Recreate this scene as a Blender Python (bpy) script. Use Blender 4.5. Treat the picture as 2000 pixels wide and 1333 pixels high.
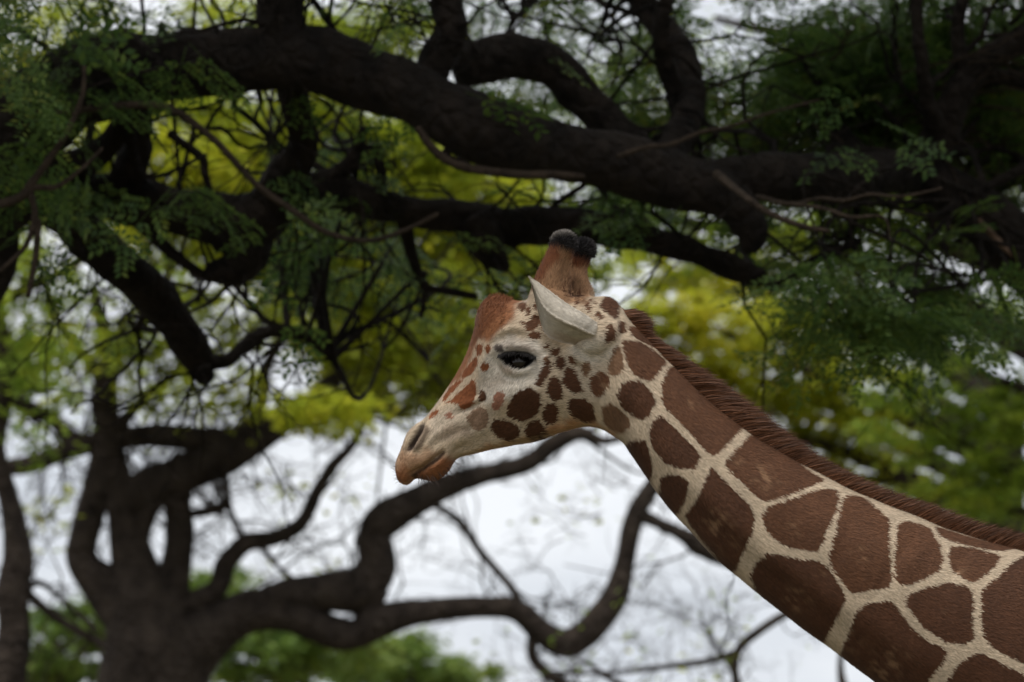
import bpy, math
import numpy as np
from mathutils import Vector, Matrix
R = math.radians
for o in list(bpy.data.objects): bpy.data.objects.remove(o)
SC = bpy.context.scene
COL = SC.collection
# ---------------------------------------------------------------- camera
CAMZ, TILT, LENS = 1.70, 10.5, 135.0
GY = 9.2                                     # distance of the giraffe's midline plane
cam = bpy.data.cameras.new('camera'); co = bpy.data.objects.new('camera', cam); COL.objects.link(co)
co.location = (0, 0, CAMZ); co.rotation_euler = (R(90 + TILT), 0, 0)
cam.lens = LENS; cam.sensor_width = 36; cam.clip_start = .1; cam.clip_end = 3000
cam.dof.use_dof = True; cam.dof.focus_distance = 9.2; cam.dof.aperture_fstop = 4.7
SC.camera = co
SC.cycles.max_bounces = 6; SC.cycles.diffuse_bounces = 3; SC.cycles.transmission_bounces = 3; SC.cycles.glossy_bounces = 2
SC.render.resolution_x, SC.render.resolution_y = 1024, 682
# ---------------------------------------------------------------- world: a bright broken overcast
SUN_EL, SUN_AZ = 63.0, 205.0                 # azimuth clockwise from +Y: behind the camera, to its left
w = bpy.data.worlds.new('World'); SC.world = w; w.use_nodes = True
nt = w.node_tree; nt.nodes.clear()
def wn(t, **k):
    n = nt.nodes.new(t)
    for a, v in k.items(): setattr(n, a, v)
    return n
out = wn('ShaderNodeOutputWorld'); bg = wn('ShaderNodeBackground'); bg.inputs['Strength'].default_value = .10
sky = wn('ShaderNodeTexSky', sky_type='NISHITA'); sky.sun_disc = False
sky.sun_elevation = R(SUN_EL); sky.sun_rotation = R(SUN_AZ); sky.dust_density = 2.0; sky.air_density = 1.0
tc = wn('ShaderNodeTexCoord'); mp = wn('ShaderNodeMapping'); mp.inputs['Scale'].default_value = (3.0, 3.0, 9.0)
ns = wn('ShaderNodeTexNoise'); ns.inputs['Scale'].default_value = 2.2; ns.inputs['Detail'].default_value = 6; ns.inputs['Roughness'].default_value = .55
rp = wn('ShaderNodeValToRGB')
rp.color_ramp.elements[0].position = .32; rp.color_ramp.elements[0].color = (.60, .63, .68, 1)
rp.color_ramp.elements[1].position = .62; rp.color_ramp.elements[1].color = (.80, .82, .85, 1)
ml = wn('ShaderNodeVectorMath', operation='SCALE'); ml.inputs['Scale'].default_value = 12.6
mx = wn('ShaderNodeMix', data_type='RGBA'); mx.inputs['Factor'].default_value = .9
L = nt.links.new
L(tc.outputs['Generated'], mp.inputs['Vector']); L(mp.outputs['Vector'], ns.inputs['Vector']); L(ns.outputs['Fac'], rp.inputs['Fac'])
L(rp.outputs['Color'], ml.inputs[0]); L(sky.outputs['Color'], mx.inputs['A']); L(ml.outputs['Vector'], mx.inputs['B'])
L(mx.outputs['Result'], bg.inputs['Color']); L(bg.outputs['Background'], out.inputs['Surface'])
# ---------------------------------------------------------------- sun behind thin cloud
sl = bpy.data.lights.new('sun', 'SUN'); sl.energy = 2.5; sl.angle = R(12); sl.color = (1, .95, .87)
so = bpy.data.objects.new('sun', sl); COL.objects.link(so)
sd = Vector((math.sin(R(SUN_AZ)) * math.cos(R(SUN_EL)), math.cos(R(SUN_AZ)) * math.cos(R(SUN_EL)), math.sin(R(SUN_EL))))
so.rotation_euler = sd.to_track_quat('Z', 'Y').to_euler(); so.location = (0, 0, 40)
vs = SC.view_settings
SC.display_settings.display_device = 'sRGB'; vs.view_transform = 'Standard'; vs.look = 'None'; vs.exposure = 0.0; vs.gamma = 1.0; vs.use_curve_mapping = False
# ---------------------------------------------------------------- helpers
rng = np.random.default_rng(7)
FPX = 2000 * LENS / 36
_c, _s = math.cos(R(TILT)), math.sin(R(TILT))
CAM = np.array([0, 0, CAMZ])
def ray(u, v):
    a = (np.asarray(u, float) - 1000) / FPX; b = (666.5 - np.asarray(v, float)) / FPX
    return np.stack([a, _c - _s * b, _s + _c * b], -1)
def at(u, v, d):                              # the point a photo pixel looks at, d metres away along the view axis
    return CAM + ray(u, v) * np.asarray(d, float)[..., None]
def proj(P):
    q = np.asarray(P, float) - CAM
    d = q[..., 1] * _c + q[..., 2] * _s
    return np.stack([1000 + FPX * q[..., 0] / d, 666.5 - FPX * (-_s * q[..., 1] + _c * q[..., 2]) / d], -1)
def s2l(r, g, b):                             # sRGB 0-255 to linear
    c = np.array([r, g, b], float) / 255
    return np.where(c < .04045, c / 12.92, ((c + .055) / 1.055) ** 2.4)
def sstep(a, b, x):
    t = np.clip((x - a) / (b - a), 0, 1); return t * t * (3 - 2 * t)
def wob(P, sc, seed=0, n=5):                  # smooth pseudo noise in -1..1
    g = np.random.default_rng(seed); K = g.normal(size=(n, 3)) * sc; ph = g.uniform(0, 6.28, n)
    return np.sin(P @ K.T + ph).sum(-1) / n * 1.3
def mesh_np(name, V, F, mat, parent=None, smooth=True, cols=None):
    """F: (n,3) or (n,4) index array, or a list of such arrays"""
    Fs = [np.asarray(f, np.int32) for f in (F if isinstance(F, list) else [F]) if len(f)]
    me = bpy.data.meshes.new(name)
    me.vertices.add(len(V)); me.vertices.foreach_set('co', np.asarray(V, np.float32).ravel())
    nl = sum(f.size for f in Fs); npoly = sum(len(f) for f in Fs)
    me.loops.add(nl); me.polygons.add(npoly)
    me.loops.foreach_set('vertex_index', np.concatenate([f.ravel() for f in Fs]))
    tot = np.concatenate([np.full(len(f), f.shape[1], np.int32) for f in Fs])
    me.polygons.foreach_set('loop_start', (np.cumsum(tot) - tot).astype(np.int32))
    me.polygons.foreach_set('use_smooth', np.full(npoly, smooth))
    me.update(calc_edges=True); me.validate()
    if cols is not None: set_attr(me, 'Col', cols)
    if mat: me.materials.append(mat)
    return link(name, me, parent)
def set_attr(me, name, arr):
    arr = np.asarray(arr, np.float32)
    if arr.ndim == 1:
        a = me.attributes.new(name, 'FLOAT', 'POINT'); a.data.foreach_set('value', arr)
    else:
        a = me.attributes.new(name, 'FLOAT_COLOR', 'POINT')
        c = np.ones((len(arr), 4), np.float32); c[:, :3] = arr; a.data.foreach_set('color', c.ravel())
def link(name, data, parent=None):
    o = bpy.data.objects.new(name, data); COL.objects.link(o); o.parent = parent
    return o
def thing(name, label, cat, loc, group=None):
    o = bpy.data.objects.new(name, None); COL.objects.link(o); o.location = loc; o.empty_display_size = .3
    o['label'] = label; o['category'] = cat
    if group: o['group'] = group
    return o
def part(name, V, F, mat, root, smooth=True, cols=None, stuff=False):   # V in world space; root is an unrotated Empty
    V = np.asarray(V) - np.array(root.location)
    o = mesh_np(name, V, F, mat, None, smooth, cols); o.parent = root
    if stuff: o['kind'] = 'stuff'
    return o
def cat_rom(P, n):
    P = np.asarray(P, float); m = len(P)
    Q = np.vstack([2 * P[0] - P[1], P, 2 * P[-1] - P[-2]])
    t = np.linspace(0, m - 1 - 1e-6, n); i = t.astype(int); f = (t - i)[:, None]
    a, b, c, d = Q[i], Q[i + 1], Q[i + 2], Q[i + 3]
    return .5 * (2 * b + (c - a) * f + (2 * a - 5 * b + 4 * c - d) * f ** 2 + (3 * b - a - 3 * c + d) * f ** 3)
def tube(P, r, seg=10, cap=True, rough=0., seed=0, dens=1.0):
    """P control points, r radii: a lumpy tapered tube"""
    P = np.asarray(P, float); r = np.asarray(r, float)
    ln = np.linalg.norm(np.diff(P, axis=0), axis=1).sum()
    n = int(np.clip(ln / max(r.mean(), .004) * 1.5 * dens, len(P) * 2, 90))
    Q = cat_rom(np.column_stack([P, r]), n); C, rr = Q[:, :3], np.maximum(Q[:, 3], .002)
    T = np.gradient(C, axis=0); T /= np.linalg.norm(T, axis=1)[:, None] + 1e-9
    up = np.array([0, 0, 1.]) if abs(T[0, 2]) < .9 else np.array([1., 0, 0])
    N = np.zeros_like(T); x = np.cross(T[0], up); N[0] = x / np.linalg.norm(x)
    for i in range(1, n):
        x = N[i - 1] - T[i] * (N[i - 1] @ T[i]); N[i] = x / (np.linalg.norm(x) + 1e-9)
    B = np.cross(T, N); a = np.linspace(0, 2 * np.pi, seg, endpoint=False)
    D = N[:, None] * np.cos(a)[None, :, None] + B[:, None] * np.sin(a)[None, :, None]
    rad = rr[:, None] * np.ones(seg)
    if rough:
        S = C[:, None] + D * rr[:, None, None]
        rad = rad * (1 + rough * wob(S, 1.2 / rr.mean(), seed) + rough * .5 * wob(S, 3.2 / rr.mean(), seed + 1))
    V = (C[:, None] + D * rad[..., None]).reshape(-1, 3)
    i = np.arange(n - 1)[:, None] * seg; j = np.arange(seg); k = (j + 1) % seg
    F = np.stack([i + j, i + k, i + seg + k, i + seg + j], -1).reshape(-1, 4)
    Fl = [F]
    if cap:
        V = np.vstack([V, C[0] - T[0] * rr[0] * .4, C[-1] + T[-1] * rr[-1] * .6]); a0, a1 = len(V) - 2, len(V) - 1; b = (n - 1) * seg
        Fl.append(np.concatenate([np.stack([np.full(seg, a0), k, j], -1), np.stack([np.full(seg, a1), b + j, b + k], -1)]))
    return V, Fl
def join(parts):
    V = []; by = {3: [], 4: []}; o = 0
    for v, fs in parts:
        V.append(v)
        for f in (fs if isinstance(fs, list) else [fs]): by[f.shape[1]].append(f + o)
        o += len(v)
    return np.vstack(V), [np.concatenate(x) for x in by.values() if x]
# ---------------------------------------------------------------- materials
def mat(name):
    m = bpy.data.materials.new(name); m.use_nodes = True
    m.node_tree.nodes.clear(); t = m.node_tree
    def N(ty, **k):
        n = t.nodes.new(ty)
        for a, v in k.items(): setattr(n, a, v)
        return n
    return m, t, N, t.links.new
def fur_mat(name, rough=.75, sheen=.04):
    m, t, N, L = mat(name)
    o = N('ShaderNodeOutputMaterial'); p = N('ShaderNodeBsdfPrincipled'); a = N('ShaderNodeAttribute', attribute_name='Col')
    p.inputs['Roughness'].default_value = rough; p.inputs['Specular IOR Level'].default_value = .25
    p.inputs['Sheen Weight'].default_value = sheen
    L(a.outputs['Color'], p.inputs['Base Color']); L(p.outputs[0], o.inputs[0]); return m
def plain(name, c, rough=.6, spec=.5):
    m, t, N, L = mat(name)
    o = N('ShaderNodeOutputMaterial'); p = N('ShaderNodeBsdfPrincipled'); n = N('ShaderNodeTexNoise'); n.inputs['Scale'].default_value = 60
    h = N('ShaderNodeHueSaturation'); h.inputs['Color'].default_value = (*c, 1)
    g = N('ShaderNodeMapRange'); g.inputs['To Min'].default_value = .75; g.inputs['To Max'].default_value = 1.25
    L(n.outputs['Fac'], g.inputs['Value']); L(g.outputs[0], h.inputs['Value']); L(h.outputs[0], p.inputs['Base Color'])
    p.inputs['Roughness'].default_value = rough; p.inputs['Specular IOR Level'].default_value = spec
    L(p.outputs[0], o.inputs[0]); return m
def bark_mat(name, c0, c1, scale=9.):
    m, t, N, L = mat(name)
    o = N('ShaderNodeOutputMaterial'); p = N('ShaderNodeBsdfPrincipled'); tc = N('ShaderNodeTexCoord')
    n1 = N('ShaderNodeTexNoise'); n1.inputs['Scale'].default_value = scale; n1.inputs['Detail'].default_value = 8; n1.inputs['Roughness'].default_value = .65
    n2 = N('ShaderNodeTexVoronoi', feature='DISTANCE_TO_EDGE'); n2.inputs['Scale'].default_value = scale * 2.2
    md = N('ShaderNodeMix', data_type='RGBA'); md.inputs['Factor'].default_value = .08
    L(tc.outputs['Object'], n1.inputs['Vector']); L(tc.outputs['Object'], md.inputs['A']); L(n1.outputs['Color'], md.inputs['B']); L(md.outputs['Result'], n2.inputs['Vector'])
    r = N('ShaderNodeValToRGB'); r.color_ramp.elements[0].position = .35; r.color_ramp.elements[1].position = .7
    r.color_ramp.elements[0].color = (*c0, 1); r.color_ramp.elements[1].color = (*c1, 1)
    L(n1.outputs['Fac'], r.inputs['Fac']); L(r.outputs[0], p.inputs['Base Color'])
    p.inputs['Roughness'].default_value = .9; p.inputs['Specular IOR Level'].default_value = .15
    a = N('ShaderNodeMath', operation='MULTIPLY_ADD'); a.inputs[1].default_value = 1.2; L(n2.outputs['Distance'], a.inputs[0]); L(n1.outputs['Fac'], a.inputs[2])
    b = N('ShaderNodeBump'); b.inputs['Strength'].default_value = 1.; b.inputs['Distance'].default_value = .09; L(a.outputs[0], b.inputs['Height']); L(b.outputs[0], p.inputs['Normal'])
    L(p.outputs[0], o.inputs[0]); return m
def leaf_mat(name, cols, patch=.6, transl=.45):
    """cols: colours from dark to yellow; leaflets vary one by one and in clusters"""
    m, t, N, L = mat(name)
    o = N('ShaderNodeOutputMaterial'); p = N('ShaderNodeBsdfPrincipled'); tr = N('ShaderNodeBsdfTranslucent'); mx = N('ShaderNodeMixShader'); mx.inputs[0].default_value = transl
    ge = N('ShaderNodeNewGeometry'); tc = N('ShaderNodeTexCoord'); n = N('ShaderNodeTexNoise'); n.inputs['Scale'].default_value = patch; n.inputs['Detail'].default_value = 3
    L(tc.outputs['Object'], n.inputs['Vector'])
    g = N('ShaderNodeMapRange'); g.inputs['From Min'].default_value = .3; g.inputs['From Max'].default_value = .7; L(n.outputs['Fac'], g.inputs['Value'])
    a = N('ShaderNodeMath', operation='MULTIPLY_ADD'); a.inputs[1].default_value = .45; L(ge.outputs['Random Per Island'], a.inputs[0])
    s = N('ShaderNodeMath', operation='MULTIPLY'); s.inputs[1].default_value = .55; L(g.outputs[0], s.inputs[0]); L(s.outputs[0], a.inputs[2])
    r = N('ShaderNodeValToRGB'); e = r.color_ramp.elements
    while len(e) < len(cols): e.new(.5)
    for i, c in enumerate(cols): e[i].position = i / (len(cols) - 1); e[i].color = (*c, 1)
    L(a.outputs[0], r.inputs['Fac']); L(r.outputs[0], p.inputs['Base Color']); L(r.outputs[0], tr.inputs['Color'])
    p.inputs['Roughness'].default_value = .5; p.inputs['Specular IOR Level'].default_value = .3
    L(p.outputs[0], mx.inputs[1]); L(tr.outputs[0], mx.inputs[2]); L(mx.outputs[0], o.inputs[0]); return m
# ================================================================= GIRAFFE
YAW, PX0, PZ0 = R(10.), .22, 3.45
def deform(P):                                # the head is turned a little away from the camera
    x, y, z = P[..., 0], P[..., 1], P[..., 2]
    a = YAW * sstep(PX0 + .18, PX0 - .12, x); X = x - PX0
    return np.stack([PX0 + X * np.cos(a) + y * np.sin(a), GY - X * np.sin(a) + y * np.cos(a), z], -1)
def solve(u, v, y=0.):                        # midline-space point (x, y, z) of the giraffe that a photo pixel shows
    u = np.asarray(u, float); v = np.asarray(v, float); y = np.zeros_like(u) + y
    P = np.stack([(u - 1000) / 815, y, PZ0 + (666 - v) / 815], -1)
    for _ in range(12):
        q = proj(deform(P)); P[..., 0] += (u - q[..., 0]) / 815; P[..., 2] += (v - q[..., 1]) / -815
    return P
# stations: bottom pixel, top pixel, half width (m), squareness, top-heaviness
ST = [(783,944, 775,928, .020,2.0,0), (795,948, 774,908, .040,2.2,-.05), (809,934, 786,878, .050,2.3,-.08), (826,936, 797,848, .056,2.3,-.05),
      (850,939, 812,832, .060,2.3,-.02), (873,922, 830,820, .060,2.3,0), (890,896, 850,795, .058,2.3,0), (920,887, 873,763, .058,2.3,.02),
      (960,878, 897,727, .066,2.3,.08), (1003,869, 915,692, .078,2.4,.15), (1045,859, 928,652, .096,2.4,.22), (1080,848, 940,612, .108,2.4,.25),
      (1108,839, 962,592, .112,2.4,.22), (1130,834, 1010,592, .112,2.4,.15), (1148,832, 1060,588, .112,2.4,.10), (1163,834, 1110,582, .108,2.3,.05),
      (1176,838, 1158,582, .104,2.2,.0), (1190,846, 1192,582, .100,2.1,-.05), (1204,855, 1215,606, .098,2.1,-.05), (1220,868, 1238,636, .097,2.0,0),
      (1240,897, 1283,683, .098,2.0,0), (1265,934, 1340,741, .101,2.0,0), (1300,980, 1400,797, .105,2.0,0), (1345,1030, 1462,846, .111,2.0,0),
      (1405,1096, 1530,890, .118,2.0,0), (1480,1160, 1605,932, .127,2.0,0), (1565,1227, 1690,972, .138,2.0,0), (1660,1297, 1785,1010, .150,2.0,0),
      (1770,1376, 1895,1050, .164,2.0,0), (1900,1470, 2030,1088, .180,2.0,0)]
A = np.array(ST, float)
Bp, Tp = solve(A[:, 0], A[:, 1]), solve(A[:, 2], A[:, 3])
stn = np.column_stack([Bp[:, [0, 2]], Tp[:, [0, 2]], A[:, 4:]])
body = [(1.52,2.05,1.66,2.76,.20,2,0), (1.76,1.74,1.96,2.74,.25,2,0), (2.02,1.50,2.30,2.70,.31,2.1,0), (2.40,1.38,2.62,2.64,.35,2.2,0), (2.85,1.36,2.92,2.50,.385,2.2,0),
        (3.30,1.42,3.30,2.36,.37,2.2,0), (3.66,1.52,3.64,2.24,.31,2.2,0), (3.88,1.72,3.86,2.12,.20,2.1,0), (3.98,1.86,3.98,1.98,.06,2,0)]
stn = np.vstack([stn, np.array(body)])
n = 230
q = cat_rom(stn, n); q[:, 4] = np.maximum(q[:, 4], .01)
SEG = 56
ph = np.linspace(0, 2 * np.pi, SEG, endpoint=False)
M2 = (q[:, 0:2] + q[:, 2:4]) / 2; H2 = (q[:, 2:4] - q[:, 0:2]) / 2
sv = np.sign(np.sin(ph)) * np.abs(np.sin(ph)) ** 1.0
V = np.zeros((n, SEG, 3))
pe = q[:, 5][:, None]
vv = np.sin(ph)[None, :] * np.ones((n, 1))
sgn = np.sign(np.cos(ph))[None, :]
wy = (1 - np.abs(vv) ** pe).clip(0) ** (1 / pe) * (1 + q[:, 6][:, None] * vv) * q[:, 4][:, None]
V[..., 0] = M2[:, 0:1] + H2[:, 0:1] * vv; V[..., 2] = M2[:, 1:2] + H2[:, 1:2] * vv; V[..., 1] = sgn * wy
V = V.reshape(-1, 3)
i = np.arange(n - 1)[:, None] * SEG; j = np.arange(SEG); k = (j + 1) % SEG
F = np.stack([i + j, i + k, i + SEG + k, i + SEG + j], -1).reshape(-1, 4)
c0 = V[:SEG].mean(0) + np.array([-.006, 0, -.003]); c1 = V[-SEG:].mean(0)
V = np.vstack([V, c0, c1]); b = (n - 1) * SEG
caps = np.concatenate([np.stack([np.full(SEG, len(V) - 2), k, j], -1), np.stack([np.full(SEG, len(V) - 1), b + j, b + k], -1)])
pieces = [(V, [F, caps])]
AXC, AXT = M2, np.gradient(M2, axis=0); AXT = AXT / np.linalg.norm(AXT, axis=1)[:, None]
def blob(c, r, seg=16):                       # a rounded lump joined into the body
    c = np.asarray(c, float); r = np.asarray(r, float) * np.ones(3)
    t = np.linspace(-1, 1, 9)
    P = np.stack([c + np.array([0, 0, r[2]]) * s for s in t]); rad = np.sqrt(np.maximum(1 - t ** 2, .02)) * r[0]
    v, f = tube(P, rad, seg, True); v[:, 1] = c[1] + (v[:, 1] - c[1]) * r[1] / r[0]
    return v, f
# ossicones, brow ridges, occipital bump, forehead bump, cheek, shoulder muscle, legs
OSN = np.stack([solve(u, v, y) for u, v, y in ((1072,625,-.046), (1074,580,-.046), (1084,528,-.047), (1094,497,-.047), (1101,475,-.047))])
OSF = np.stack([solve(u, v, y) for u, v, y in ((1126,630,.044), (1126,585,.047), (1124,540,.050), (1132,508,.050), (1139,489,.050))])
pieces.append(tube(OSN, [.068, .052, .034, .028, .026], 18))
pieces.append(tube(OSF, [.064, .046, .026, .023, .024], 18))
pieces.append(tube(np.stack([solve(948,640,0), solve(960,605,0), solve(975,598,0), solve(1008,606,0)]), [.030, .030, .026, .022], 18))
pieces.append(blob(solve(1183,606,-.028), (.030, .03, .032))); pieces.append(blob(solve(1187,612,.03), (.030, .03, .032)))
for s in (-1, 1):
    pieces.append(tube(np.stack([solve(1112,712,s*.085), solve(1134,690,s*.098), solve(1156,668,s*.100), solve(1176,648,s*.092), solve(1188,640,s*.06)]), [.016, .028, .036, .036, .030], 14))
    pieces.append(tube(np.stack([solve(972,690,s*.082), solve(1005,676,s*.094), solve(1045,684,s*.094)]), [.018, .026, .018], 14))
    pieces.append(tube(np.stack([[2.02,s*.17,2.35],[2.12,s*.21,1.9],[2.16,s*.20,1.5],[2.14,s*.19,1.25],[2.16,s*.18,.98],[2.14,s*.18,.60],[2.13,s*.18,.20],[2.10,s*.18,.09],[2.09,s*.18,.02]]),
                       [.15,.17,.125,.082,.078,.050,.048,.066,.078], 20))
    pieces.append(tube(np.stack([[3.55,s*.17,2.0],[3.58,s*.20,1.65],[3.56,s*.20,1.35],[3.70,s*.19,1.05],[3.82,s*.18,.86],[3.78,s*.18,.55],[3.73,s*.18,.20],[3.69,s*.18,.09],[3.68,s*.18,.02]]),
                       [.20,.21,.15,.085,.065,.050,.048,.066,.078], 20))
V, Fl = join(pieces)
# one continuous skin: fuse the pieces with a voxel remesh, finer at the head than at the body
HC = np.array([.02, 0, 3.48]); R0 = .55; SLOPE = .36
def warp(P, inv=False):
    d = P - HC; r = np.linalg.norm(d, axis=1) + 1e-9
    r2 = np.where(r > R0, R0 + (r - R0) * (SLOPE if not inv else 1 / SLOPE), r)
    return HC + d * (r2 / r)[:, None]
tmp = mesh_np('tmp', warp(V), Fl, None)
md = tmp.modifiers.new('r', 'REMESH'); md.mode = 'VOXEL'; md.voxel_size = .0036
dg = bpy.context.evaluated_depsgraph_get(); me = bpy.data.meshes.new_from_object(tmp.evaluated_get(dg))
nv = len(me.vertices); V = np.zeros(nv * 3, np.float32); me.vertices.foreach_get('co', V); V = V.reshape(-1, 3).astype(float)
npoly = len(me.polygons); lt = np.zeros(npoly, np.int32); me.polygons.foreach_get('loop_total', lt)
assert (lt == 4).all()
F = np.zeros(npoly * 4, np.int32); me.loops.foreach_get('vertex_index', F); F = F.reshape(-1, 4)
ne = len(me.edges); E = np.zeros(ne * 2, np.int32); me.edges.foreach_get('vertices', E); E = E.reshape(-1, 2)
bpy.data.objects.remove(tmp); bpy.data.meshes.remove(me)
deg = np.bincount(E.ravel(), minlength=nv)[:, None]
def smooth(P, it, lam=.5, mask=None):
    for _ in range(it):
        S = np.stack([np.bincount(E[:, 0], P[E[:, 1], c], nv) + np.bincount(E[:, 1], P[E[:, 0], c], nv) for c in range(3)], -1) / deg
        P = P + (S - P) * (lam if mask is None else lam * mask[:, None])
    return P
V = smooth(V, 14)
VU = warp(V, True)                            # midline space
def normals(P):
    n_ = np.cross(P[F[:, 2]] - P[F[:, 0]], P[F[:, 3]] - P[F[:, 1]])
    N_ = np.stack([sum(np.bincount(F[:, a], n_[:, c], nv) for a in range(4)) for c in range(3)], -1)
    return N_ / (np.linalg.norm(N_, axis=1)[:, None] + 1e-12)
# photo pixel -> point of the coat (hit on the near flank, expressed in midline space)
probe = mesh_np('probe', deform(VU), F, None)
from mathutils.bvhtree import BVHTree
bpy.context.view_layer.update()
bvh = BVHTree.FromObject(probe, bpy.context.evaluated_depsgraph_get())
VD = deform(VU)
def coat(u, v):
    d = ray(u, v); h = bvh.ray_cast(Vector(CAM), Vector(d))
    if h[0] is None: return solve(u, v, 0.)
    f = F[h[2]]; x = np.array(h[0]); i_ = f[np.argmin(((VD[f] - x) ** 2).sum(1))]
    return x - (VD[i_] - VU[i_])
Z1 = lambda X, Y: (740 + X / 2.4233, 430 + Y / 2.4233)
Z2 = lambda X, Y: (1150 + X / 1.7247, 560 + Y / 1.7247)
Z3 = lambda X, Y: (900 + X / 4.1667, 440 + Y / 4.1667)
def pts(z, L_): return np.stack([coat(*z(*p)) for p in L_])[:, [0, 2]]
def chaikin(P):
    Q = np.roll(P, -1, 0); return np.stack([P * .88 + Q * .12, P * .12 + Q * .88], 1).reshape(-1, 2)
def psd(X, P):                                # signed distance of points X to polygon P (negative inside)
    d = np.full(len(X), 1e9); ins = np.zeros(len(X), bool); Q = np.roll(P, -1, 0)
    for a, b_ in zip(P, Q):
        e = b_ - a; w_ = X - a; t = np.clip(w_ @ e / (e @ e + 1e-12), 0, 1)
        d = np.minimum(d, ((w_ - t[:, None] * e) ** 2).sum(1))
        c1_ = (a[1] > X[:, 1]) != (b_[1] > X[:, 1])
        ins ^= c1_ & (X[:, 0] < (b_[0] - a[0]) * (X[:, 1] - a[1]) / (b_[1] - a[1] + 1e-12) + a[0])
    return np.where(ins, -1, 1) * np.sqrt(d)
def pld(X, P):                                # distance to an open polyline, and place along it 0..1
    d = np.full(len(X), 1e9); s = np.zeros(len(X))
    for i_ in range(len(P) - 1):
        a, b_ = P[i_], P[i_ + 1]; e = b_ - a; w_ = X - a; t = np.clip(w_ @ e / (e @ e + 1e-12), 0, 1)
        dd = ((w_ - t[:, None] * e) ** 2).sum(1); m_ = dd < d; d[m_] = dd[m_]; s[m_] = ((i_ + t) / (len(P) - 1))[m_]
    return np.sqrt(d), s
# ---- modelling strokes on the head: (polyline in a zoom frame, width m, depth m; negative = groove)
HEADM = VU[:, 0] < .42
hi = np.where(HEADM)[0]
EYE = [(572,648),(600,632),(650,628),(700,634),(738,652),(722,674),(700,694),(668,710),(640,706),(602,688)]
NOS = [(203,975),(188,1005),(165,1040),(145,1078)]
LIP = [(160,1212),(205,1178),(250,1148),(285,1122),(300,1105)]
stroke = [(Z1, LIP, .007, -.015), (Z1, [(215,1170),(262,1155),(320,1120),(345,1098)], .008, .004),
          (Z1, NOS, .0085, -.024), (Z1, [(222,985),(208,1020),(185,1060),(160,1092)], .007, .008), (Z1, [(190,970),(165,1005),(140,1050),(122,1090)], .006, .007),
          (Z1, [(215,962),(235,990),(225,1020)], .010, .004),
          (Z1, [(545,622),(585,606),(650,598),(710,608),(750,636)], .010, .007),          # upper lid
          (Z1, [(590,705),(640,728),(690,720),(735,692)], .008, .004),                    # lower lid
          (Z1, [(575,738),(640,755),(710,745)], .008, -.003), (Z1, [(545,580),(600,548),(670,545),(740,575)], .010, -.004),
          (Z1, [(640,560),(700,585),(760,610)], .006, -.002),
          (Z1, [(350,925),(400,900),(450,880),(500,858)], .008, -.005), (Z1, [(380,880),(430,868),(480,845)], .007, .004),
          (Z1, [(520,560),(500,640),(480,720),(460,800)], .014, .004),
          (Z1, [(500,880),(580,850),(680,800),(760,750)], .030, .008),                    # facial crest
          (Z1, [(380,1130),(450,1060),(540,1030),(640,1055)], .018, -.006), (Z1, [(340,1160),(350,1120),(400,1070)], .008, -.004),
          (Z1, [(480,1080),(600,1045),(720,1030),(830,985)], .020, .006),                 # jaw bone
          (Z1, [(850,870),(848,930),(860,985),(880,1010)], .016, -.007),                  # back of the jaw
          (Z1, [(640,880),(720,860),(800,880)], .05, .010),                               # cheek muscle
          (Z1, [(1050,960),(1150,930),(1240,960)], .03, -.005),
          (Z1, [(870,320),(880,250),(890,180)], .010, -.006),
          (Z1, [(1020,620),(1050,680),(1060,800),(1050,940)], .022, -.007),
          (Z1, [(905,590),(960,640),(1010,640)], .010, -.004), (Z1, [(890,610),(930,660),(990,680)], .010, .004),
          (Z1, [(170,1215),(215,1190),(300,1140),(350,1120)], .006, .0), (Z1, [(320,1200),(340,1170),(350,1140)], .004, -.003), (Z1, [(295,1215),(318,1180),(330,1145)], .004, -.003),
          (Z1, [(110,1085),(150,1100),(200,1095)], .010, -.003),
          (Z1, [(560,770),(620,785),(690,775),(745,740)], .006, -.0022), (Z1, [(545,650),(552,690),(585,725)], .006, -.003), (Z1, [(745,640),(790,625),(830,630)], .006, -.0025), (Z1, [(750,665),(790,660),(815,680)], .006, .002),
          (Z1, [(560,540),(620,515),(690,520)], .007, .003), (Z1, [(470,900),(440,960),(420,1030)], .010, -.003), (Z1, [(250,1080),(300,1040),(380,1000),(450,985)], .010, -.003), (Z1, [(220,1060),(280,1010),(350,970)], .010, .003),
          (Z1, [(905,620),(930,680),(940,740)], .006, -.002), (Z1, [(930,610),(960,670),(970,720)], .006, .002), (Z1, [(960,615),(990,660),(1000,700)], .006, -.002)]
NU = normals(VU)
X2 = VU[hi][:, [0, 2]]
disp = np.zeros(len(hi)); facing = sstep(.25, .6, np.abs(NU[hi, 1]))
for z, L_, w_, dp in stroke:
    if not dp: continue
    d, s = pld(X2, pts(z, L_)); disp += 1.3 * dp * np.exp(-(d / w_) ** 2) * np.sin(np.pi * np.clip(s * .9 + .05, 0, 1)) ** .5
eyeP = chaikin(pts(Z1, EYE)); ed = psd(X2, eyeP)
disp += -.020 * sstep(.002, -.006, ed) + .0035 * np.exp(-((ed - .004) / .004) ** 2)
P = VU.copy(); P[hi] += NU[hi] * (disp * facing)[:, None]
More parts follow.
